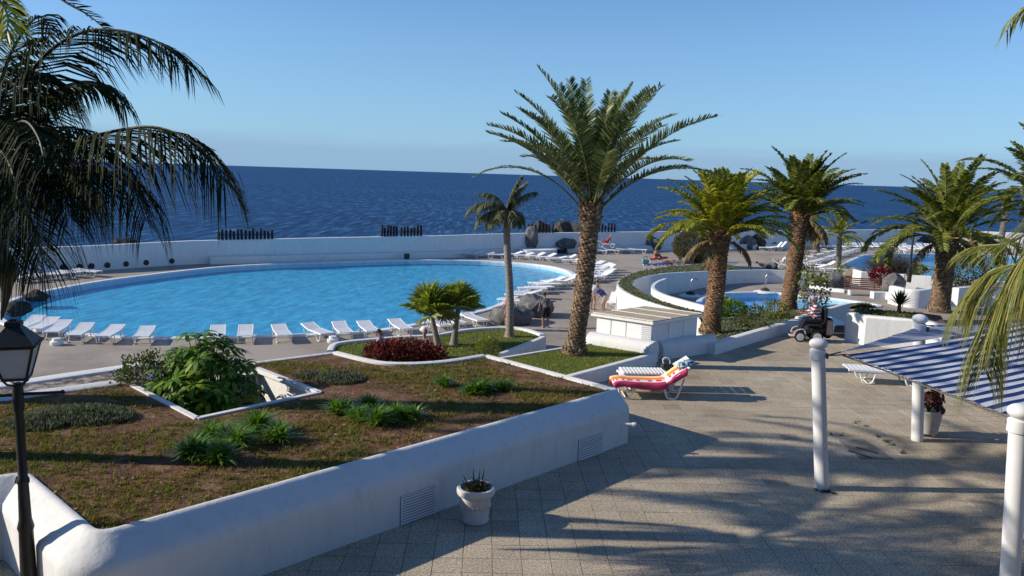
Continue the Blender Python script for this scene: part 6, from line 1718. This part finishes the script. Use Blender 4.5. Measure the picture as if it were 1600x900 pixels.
    for sg in (-1, 1): m.ell(Hd + fwd * .088 + lat * sg * .032 + hup * .03, (.013, .013, .011), 8, 6)
    m.build('eye', M_HAIRD, t, smooth='all')
    return t
def pose(pel, bend=0, arms='down', legs='stand', z=0.92, turn=0):
    J = {}
    return J
def stand(bend=0.0, armf=0.2, armr=None, spread=.09, step=.0, kneeb=0.0):
    """standing pose; bend = forward lean of the trunk in degrees"""
    J = {}; b = R(bend); P = Vector((0, -.12 * math.sin(b), .93 - kneeb * .15)); up = Vector((0, math.sin(b), math.cos(b)))
    C = P + up * .36; Nk = P + up * .56; hb = R(bend * .75); Hd = Nk + Vector((0, math.sin(hb), math.cos(hb))) * .16
    J.update(pelvis=P, chest=C, neck=Nk, head=Hd, face=Vector((0, math.cos(hb), -math.sin(hb) - .15)))
    for S_, sg in (('L', -1), ('R', 1)):
        a = P + up * .51 + Vector((sg * .19, 0, 0)); J['sh' + S_] = a
        af = (armf if S_ == 'L' or armr is None else armr); J['el' + S_] = a + Vector((sg * .06, .28 * math.sin(af), -.28 * math.cos(af))); J['ha' + S_] = J['el' + S_] + Vector((0, .25 * math.sin(af + .35), -.25 * math.cos(af + .35)))
        hp = P + Vector((sg * .10, 0, -.05)); J['hip' + S_] = hp; st_ = step * sg
        J['kn' + S_] = Vector((sg * spread, .03 + st_ * .5 + kneeb * .1, .49)); J['an' + S_] = Vector((sg * spread, -.03 + st_, .075))
        J['toe' + S_] = J['an' + S_] + Vector((sg * .02, .17, -.04))
    return J
def sit(lean=-10, knee=(.42, .42), low=True, armback=True):
    """sitting on the ground or a low seat, legs forward (+y)"""
    l = R(lean); P = Vector((0, 0, .11)); up = Vector((0, math.sin(l), math.cos(l))); J = dict(pelvis=P, chest=P + up * .36, neck=P + up * .56, head=P + up * .73, face=Vector((0, 1, -.1)))
    for S_, sg, kh in (('L', -1, knee[0]), ('R', 1, knee[1])):
        a = P + up * .51 + Vector((sg * .19, 0, 0)); J['sh' + S_] = a
        if armback: J['el' + S_] = a + Vector((sg * .07, -.12, -.24)); J['ha' + S_] = Vector((sg * .28, -.28, .06))
        else: J['el' + S_] = a + Vector((sg * .05, .12, -.24)); J['ha' + S_] = a + Vector((sg * -.02, .36, -.22))
        hp = P + Vector((sg * .1, .03, .0)); J['hip' + S_] = hp; ky = math.sqrt(max(.02, .44 ** 2 - (kh - .1) ** 2)); J['kn' + S_] = Vector((sg * .13, ky, kh)); ay = ky + math.sqrt(max(0.0, .42 ** 2 - (kh - .07) ** 2)); J['an' + S_] = Vector((sg * .12, ay, .07)); J['toe' + S_] = Vector((sg * .13, ay + .12, .16))
    return J
def lie(back=12):
    b = R(back); P = Vector((0, 0, .11)); up = Vector((0, -math.cos(b), math.sin(b))); J = dict(pelvis=P, chest=P + up * .36, neck=P + up * .56, head=P + up * .73, face=Vector((0, math.sin(b) * 1, 1)))
    for S_, sg in (('L', -1), ('R', 1)):
        a = P + up * .51 + Vector((sg * .19, 0, 0)); J['sh' + S_] = a; J['el' + S_] = a + Vector((sg * .1, .26, -.02)); J['ha' + S_] = a + Vector((sg * .09, .5, -.01))
        J['hip' + S_] = P + Vector((sg * .1, .04, 0)); J['kn' + S_] = Vector((sg * .12, .47, .14 if S_ == 'L' else .26)); J['an' + S_] = Vector((sg * .12, .88, .07)); J['toe' + S_] = Vector((sg * .14, .92, .21))
    return J
# man bending by the boulders, back to the camera
person(at(852, 512, DECK), R(15), stand(34, .1, .35, .13), 'man in grey top and dark shorts bending beside the grey boulders', M_SKIN, CL['grey'], CL['navy'], M_HAIRD, s=1.0, sleeve=.6, legl=.75)
person(at(794, 515, DECK), R(100), stand(8, .1, .3, .08, .14), 'person in red shorts and red top walking behind the slender palm trunk', M_SKIN, CL['red'], CL['red'], M_HAIRD, s=1.0, sleeve=.5, legl=.7)
person(at(943, 489, DECK), R(60), stand(48, .5, .2, .12, .0, .3), 'person in a blue top and pale shorts bending over a lounger', M_SKIN, CL['blue'], CL['beige'], M_HAIRB, s=1.0, legl=.8)
person(at(926, 484, DECK) , R(-40), stand(40, .4, .6, .11), 'person in a pale top bending just right of the tall palm trunk', M_SKIN, CL['pale'], CL['beige'], M_HAIRD, s=1.0, legl=1.3)
ps = at(590, 567, BZ); person(ps + Vector((0, .75, .02)), R(-100), sit(-4, (.3, .3), armback=False), 'dark-haired person in a patterned top sitting on the lawn left behind the red hedge', M_SKIN, CL['pale'], CL['coral'], M_HAIRD, s=1.05)
ps = at(658, 566, BZ); person(ps + Vector((0, .85, .0)), R(170), sit(-4, (.3, .3), armback=False), 'fair-haired bare-shouldered person sitting behind the right end of the red hedge', M_SKIN, None, CL['navy'], M_HAIRB, s=1.05)
# sunbathers near the brown bush
LT = {}
def towel_on(l, mat, label, seed):
    return towel('beach_towel', l.location, l.rotation_euler.z, [(-0.96, .345), (-.5, .35), (0.2, .35), (.5, .40), (.9, .47)], .62, label, mat, .08, seed)
M_TRED = mat_flat('red_towel', (.35, .03, .05)); M_TBLUE = mat_flat('blue_towel', (.03, .05, .28)); M_TTEAL = mat_flat('teal_towel', (.12, .30, .32))
l1 = lounger(at(1027, 411, DECK), R(20), 'lounger carrying the tanned seated sunbather on a red towel', back=10, full=False)
towel_on(l1, M_TRED, 'red towel under the tanned seated sunbather', 11)
person(l1.location + Vector((-.25, 0, .40)), R(-70), sit(6, (.35, .3), armback=False), 'tanned bare-chested sunbather sitting up on the red towel', M_SKIND, None, CL['coral'], M_HAIRG)
l2 = lounger(at(1049, 420, DECK), R(8), 'lounger carrying the lying sunbather next to the boulders', back=8, full=False)
towel_on(l2, M_TBLUE, 'blue towel under the lying sunbather', 12)
person(l2.location + Vector((.1, 0, .40)), R(98), lie(8), 'tanned sunbather lying on the blue towel with knees bent', M_SKIND, None, CL['coral'], M_HAIRD)
l3 = lounger(at(1022, 420.5, DECK), R(5), 'lounger with blue and red towels in front of the seated sunbather', back=5, full=False)
towel_on(l3, M_TBLUE, 'blue towel spread on the empty front lounger', 13)
bp = at(1008, 412, DECK); t = thing('beach_bag', bp, 'teal and black beach bag on the ground left of the sunbathers', 'bag')
m = MB(); m.bbox((0, 0, .22), (.6, .35, .44), .09); m.build('bag_body', M_TTEAL, t); m = MB(); m.tube(catmull([(-.15, 0, .42), (-.12, 0, .62), (.12, 0, .62), (.15, 0, .42)], 5), .02, 6); m.build('handle', M_BLACK, t)
l4 = lounger(at(946, 386.5, DECK + .56), R(172), 'lounger against the sea wall carrying the sunbather in red', back=25, full=False)
person(l4.location + Vector((.1, 0, .40)), R(80), sit(-30, (.32, .3)), 'sunbather in red sitting against the sea wall', M_SKIN, CL['red'], CL['red'], M_HAIRG)
person(at(1194, 418, DECK), R(-100), lie(25), 'sunbather lying on the deck behind the paddling pool wall', M_SKIN, None, CL['white'], M_HAIRG)
l5 = lounger(at(1222, 419, DECK), R(160), 'lounger with a towel left of the taller palm trunk', back=30, full=False)
towel_on(l5, CL['white'], 'white towel on the lounger left of the taller palm trunk', 14)
person(l5.location + Vector((.0, 0, .40)), R(70), sit(-25, (.3, .25)), 'person in white sitting on the lounger left of the taller palm trunk', M_SKIN, CL['white'], CL['white'], M_HAIRG)
person(at(1528, 394, DECK), R(180), stand(0, .1), 'person in a white top standing by the second pool', M_SKIN, CL['white'], CL['navy'], M_HAIRD)
person(at(1516, 395, DECK), R(150), stand(5, .2), 'bare-chested person standing at the rim of the second pool', M_SKIND, None, CL['coral'], M_HAIRD)
# swimmer: arms and head above the water of the second pool
pz = at(1446, 419, DECK); person(pz + Vector((0, 0, -.17)), R(80), lie(4), 'swimmer on their back in the second pool left of the thick palm trunk', M_SKIN, None, CL['navy'], M_HAIRB)

# ================================================================== mobility scooter with rider
sc = at(1272, 533, 0); t = thing('mobility_scooter', sc, 'dark power wheelchair with pale wheels at the kerb', 'wheelchair', R(172))
M_TYRE = mat_flat('tyre', (.018, .018, .018)); M_HUB = mat_noise('pale_hub', [(.3, (.45, .45, .45)), (.7, (.6, .6, .6))], 6, rough=.4)
for x, r in ((.52, .17), (-.02, .19)):
    for y in (-.27, .27):
        w = MB(); w.tube([(x, y - .045, r), (x, y - .04, r), (x, y + .04, r), (x, y + .045, r)], [r * .9, r, r, r * .9], 22); o = w.build('wheel', M_TYRE, t, smooth=40)
        h = MB()
        h.tube([(x, y - .056, r), (x, y + .056, r)], r * .25, 12)
        for k in range(5):
            a = k * 1.2566; d = Vector((math.cos(a), 0, math.sin(a))) * r * .62; h.box((x + d.x * .6, y, r + d.z * .6), (r * .26, .112, r * .45), mat=Matrix.Rotation(-a + math.pi / 2, 3, 'Y'))
        h.tube([(x, y - .052, r), (x, y + .052, r)], r * .72, 18); h.build('rim', M_HUB, o, smooth=40)
m = MB(); m.bbox((.2, 0, .27), (.85, .42, .16), .05); m.bbox((-.05, 0, .42), (.5, .40, .22), .06); m.build('chassis', CL['black'], t)
m = MB(); m.bbox((.05, 0, .55), (.52, .48, .11), .05); m.build('seat', CL['black'], t)
m = MB(); m.bbox((-.25, 0, .86), (.13, .46, .62), .06); m.build('backrest', CL['black'], t)
for y in (-.28, .28):
    m = MB(); m.bbox((.05, y, .76), (.42, .07, .05), .02); m.tube([(-.12, y, .5), (-.12, y, .75)], .018, 6); m.build('armrest', CL['black'], t)
m = MB(); m.bbox((.68, 0, .16), (.28, .36, .03), .01); m.tube([(.4, 0, .3), (.6, 0, .2)], .03, 8); m.build('footrest', M_HUB, t)
for y in (-.27, .27):
    m = MB(); m.tube(catmull([(.34, y, .24), (.4, y, .40), (.52, y, .42), (.66, y, .36), (.71, y, .22)], 5), .02, 6); m.build('mudguard', M_HUB, t, smooth=60)
m = MB(); m.bbox((.12, -.24, .42), (.16, .05, .1), .02); m.build('red_panel', CL['red'], t)
sb = thing('shopping_bag', sc + Vector((.42, 0.05, .12)), 'beige and dark bag hanging behind the wheelchair', 'bag'); m = MB(); m.bbox((0, 0, .34), (.26, .4, .68), .08); m.build('bag_body', CL['black'], sb); m = MB(); m.bbox((-.02, -.22, .38), (.2, .06, .5), .03); m.build('side_pocket', CL['beige'], sb)
Jw = sit(18, (.16, .16), armback=False)
for S_, sg in (('L', -1), ('R', 1)): Jw['an' + S_] = Vector((sg * .12, .60, -.28)); Jw['toe' + S_] = Vector((sg * .12, .78, -.33)); Jw['kn' + S_] = Vector((sg * .12, .44, .12))
pr = person(sc + Vector((.08, 0, .58)), R(82), Jw, 'rider in a striped red and white top and grey-blue cap in the wheelchair', M_SKIN, CL['red'], CL['navy'], M_HAIRG, hat=CL['pale'], sleeve=1.4, legl=1.8)
def mat_rw():
    m, t, b = new_mat('red_white_stripe_cloth'); tcn = t.nodes.new('ShaderNodeTexCoord'); sp = t.nodes.new('ShaderNodeSeparateXYZ'); t.links.new(tcn.outputs['Object'], sp.inputs[0])
    w = N(t, 'ShaderNodeMath', operation='MULTIPLY'); t.links.new(sp.outputs['Z'], w.inputs[0]); w.inputs[1].default_value = 9
    f = N(t, 'ShaderNodeMath', operation='FRACT'); t.links.new(w.outputs[0], f.inputs[0]); c = ramp(t, f.outputs[0], [(.0, (.25, .03, .06)), (.49, (.25, .03, .06)), (.5, (.6, .58, .58))]); c.node.color_ramp.interpolation = 'CONSTANT'
    t.links.new(c, b.inputs['Base Color']); b.inputs['Roughness'].default_value = .9; return m
MRW = mat_rw()
for ch in pr.children:
    if ch.name.startswith('shirt'): ch.data.materials[0] = MRW

# ================================================================== showers, bench, lamp post, walls at the right
M_STEEL = mat_noise('brushed_steel', [(.3, (.35, .36, .37)), (.7, (.5, .5, .5))], 8, rough=.3, metallic=.8)
def shower(px, py, hpx, label, rz):
    p = at(px, py, DECK); k = p.y / FPX; h = hpx * k; t = thing('pool_shower', p, label, 'shower', rz)
    m = MB(); m.tube(catmull([(0, 0, .05), (0, 0, h * .5), (0, 0, h * .8), (.1, 0, h * .97), (.25, 0, h), (.38, 0, h * .93), (.40, 0, h * .86)], 5), .045, 8); m.build('pipe', M_STEEL, t, smooth=60)
    m = MB(); m.lathe([(.04, 0), (.11, -.03), (.11, -.06), (.02, -.06)], 14, (.40, 0, h * .86)); m.build('shower_head', M_STEEL, t)
    m = MB(); m.lathe([(.75, 0), (.75, .06), (.6, .10), (.2, .14), (.1, .2)], 24); m.build('base', M_WALL, t, smooth=30); m = MB(); m.lathe([(.30, .13), (.30, .2), (.12, .32), (.05, .34)], 16); m.build('rock_foot', M_ROCK, t)
shower(1079, 463, 29, 'arched steel shower left of the yellow-green palm trunk', R(0))
shower(1195, 457, 30, 'arched steel shower between the two palm trunks', R(0))
bq = at(1347, 462, DECK); t = thing('park_bench', bq, 'brown slatted wooden bench with white feet facing the paddling pool', 'bench', R(-12))
M_BENCH = mat_noise('brown_bench_wood', [(.3, (.10, .045, .028)), (.7, (.20, .10, .06))], 5, rough=.7, stretch=(1, 8, 8))
for i in range(5): m = MB(); m.bbox((0, -.28 + i * .12, .46), (2.3, .09, .04), .01); m.build('seat_slat', M_BENCH, t)
for i in range(5): m = MB(); m.bbox((0, .32 + i * .04, .60 + i * .125), (2.3, .04, .09), .01); m.build('back_slat', M_BENCH, t)
for x in (-.8, .8):
    m = MB(); m.bbox((x, 0, .22), (.16, .6, .44), .03); m.build('foot', M_WALL, t); m = MB(); m.tube([(x, .3, .3), (x, .52, 1.12)], .035, 6); m.build('back_support', M_BENCH, t)
lq = at(1420, 437, DECK + .9); t = thing('lamp_post', (lq.x, lq.y, DECK), 'thin black lamp post with a square foot beside the second pool', 'street lamp')
m = MB(); m.bbox((0, 0, 1.25), (.32, .32, 1.0), .04); m.build('foot_box', M_BLACK, t); m = MB(); m.tube([(0, 0, 1.2), (0, 0, 3.8), (.02, 0, 5.0)], [.085, .07, .06], 10); m.build('pole', M_BLACK, t, smooth=60); m = MB(); m.lathe([(.06, 4.95), (.18, 5.05), (.2, 5.4), (.1, 5.55), (.03, 5.6)], 12); m.build('lamp_head', M_BLACK, t)
# white garden walls round the bench and the thick palm
def wpoly(name, px, z, h, label, t=.3, r=.05): return solid_wall(name, [at(x, y, z) for x, y in px], h, label, t, r)
wpoly('garden_wall', [(1334, 442), (1346, 446), (1386, 448)], DECK, 1.05, 'white wall behind the crimson bush')
wpoly('garden_wall', [(1268, 450), (1300, 455), (1320, 457)], DECK, .22, 'low white kerb left of the bench', .5)
wpoly('garden_wall', [(1362, 466), (1385, 466.5), (1410, 473)], DECK, .45, 'low white wall right of the bench', .5)
wpoly('garden_wall', [(1400, 455), (1425, 457), (1452, 459)], DECK, 1.25, 'tall bright white wall below the bright green shrub', .4)
m = MB(); pts = catmull([at(x, y, DECK) for x, y in [(1392, 474), (1420, 480), (1445, 480), (1458, 474), (1460, 462)]], 4); m.sweep(pts, rprof(.5, 1.15, .12, -.2)); m.build('garden_wall', M_WALL, smooth=35, fixn=True, label='curved white wall wrapping round the thick palm trunk', cat='wall')
wpoly('garden_wall', [(1490, 482), (1520, 478), (1580, 482)], DECK, 1.3, 'white wall right of the thick palm trunk behind the hanging fronds', .4)
m = MB(); m.prism([(p.x, p.y) for p in [at(1440, 500, -.3), at(1600, 500, -.3), at(1640, 480, -.3), at(1455, 479, -.3)]], DECK - .1, -.3); m.build('palm_bed_paving', M_DECK, fixn=True, kind='structure')
# white podium below the standing stone and steps beside it
pq = at(845, 398, DECK); m = MB(); m.prism([(p.x, p.y) for p in catmull([at(x, y, DECK) for x, y in [(812, 396), (818, 399.5), (845, 400.5), (866, 399), (868, 396.5), (840, 393.5)]], 4, True)], DECK - .1, DECK + .55); m.build('podium', M_WALL, fixn=True, label='curved white podium below the standing stone', cat='podium')
t = thing('steps', at(877, 396, DECK), 'short dark steps up to the sea-wall ledge beside the podium', 'steps', R(10))
for i in range(3): m = MB(); m.box((0, i * .3, .09 + i * .18), (1.2, .3, .18 * (1)), 0); m.build('step', M_ROCK, t)
# speaker box on the wall
bx_ = at(636, 401, DECK + .3); m = MB(); m.bbox((bx_.x, bx_.y - .15, DECK + .35), (.45, .3, .45), .03); m.build('junction_box', M_BLACK, label='small black box at the foot of the sea wall under the posts', cat='box')
# small bits: white plastic side tables by the near loungers
M_TAB = M_PLASTIC
for i, (x, y, l) in enumerate([(89, 539, 'low white plastic tub between the third and fourth near loungers'), (520, 535, 'grey-white plastic tub at the tip of the round lawn'), (664, 519, 'white plastic tub left of the fan palms')]):
    q = at(x, y, DECK); m = MB(); m.lathe([(.22, 0), (.25, .05), (.25, .16), (.18, .18), (.16, .28), (.05, .29)], 14, q); m.build('side_table', M_TAB, smooth=40, label=l, cat='table')

# ================================================================== unseen building added behind the viewpoint to block sky light
M_FAC = mat_white('facade_render', (.55, .54, .52), (.42, .40, .37), .1)
t = thing('added_sky_blocker', (0, 0, 0), 'added unseen building behind the viewpoint that blocks sky light', 'building')
m = MB(); m.box((2, -8.0, 4.2), (46, 9, 8.4)); m.build('wall', M_FAC, t)
m = MB(); m.box((2, -2.6, 3.35), (46, 2.6, .3)); m.build('balcony', M_FAC, t)
m = MB(); m.box((2, -7.6, 8.6), (47, 10.4, .4)); m.build('roof', M_FAC, t)
for i in range(9):
    x = -18 + i * 5
    for z in (1.3, 4.9):
        g = MB(); g.box((x, -3.47, z), (2.4, .06, 2.2)); o = g.build('window', M_BLACK, t)
for i in range(10):
    x = -20.5 + i * 5; m = MB(); m.tube([(x, -1.6, 0), (x, -1.6, 3.2)], .18, 14); m.build('pillar', M_COLM, t, smooth=40)
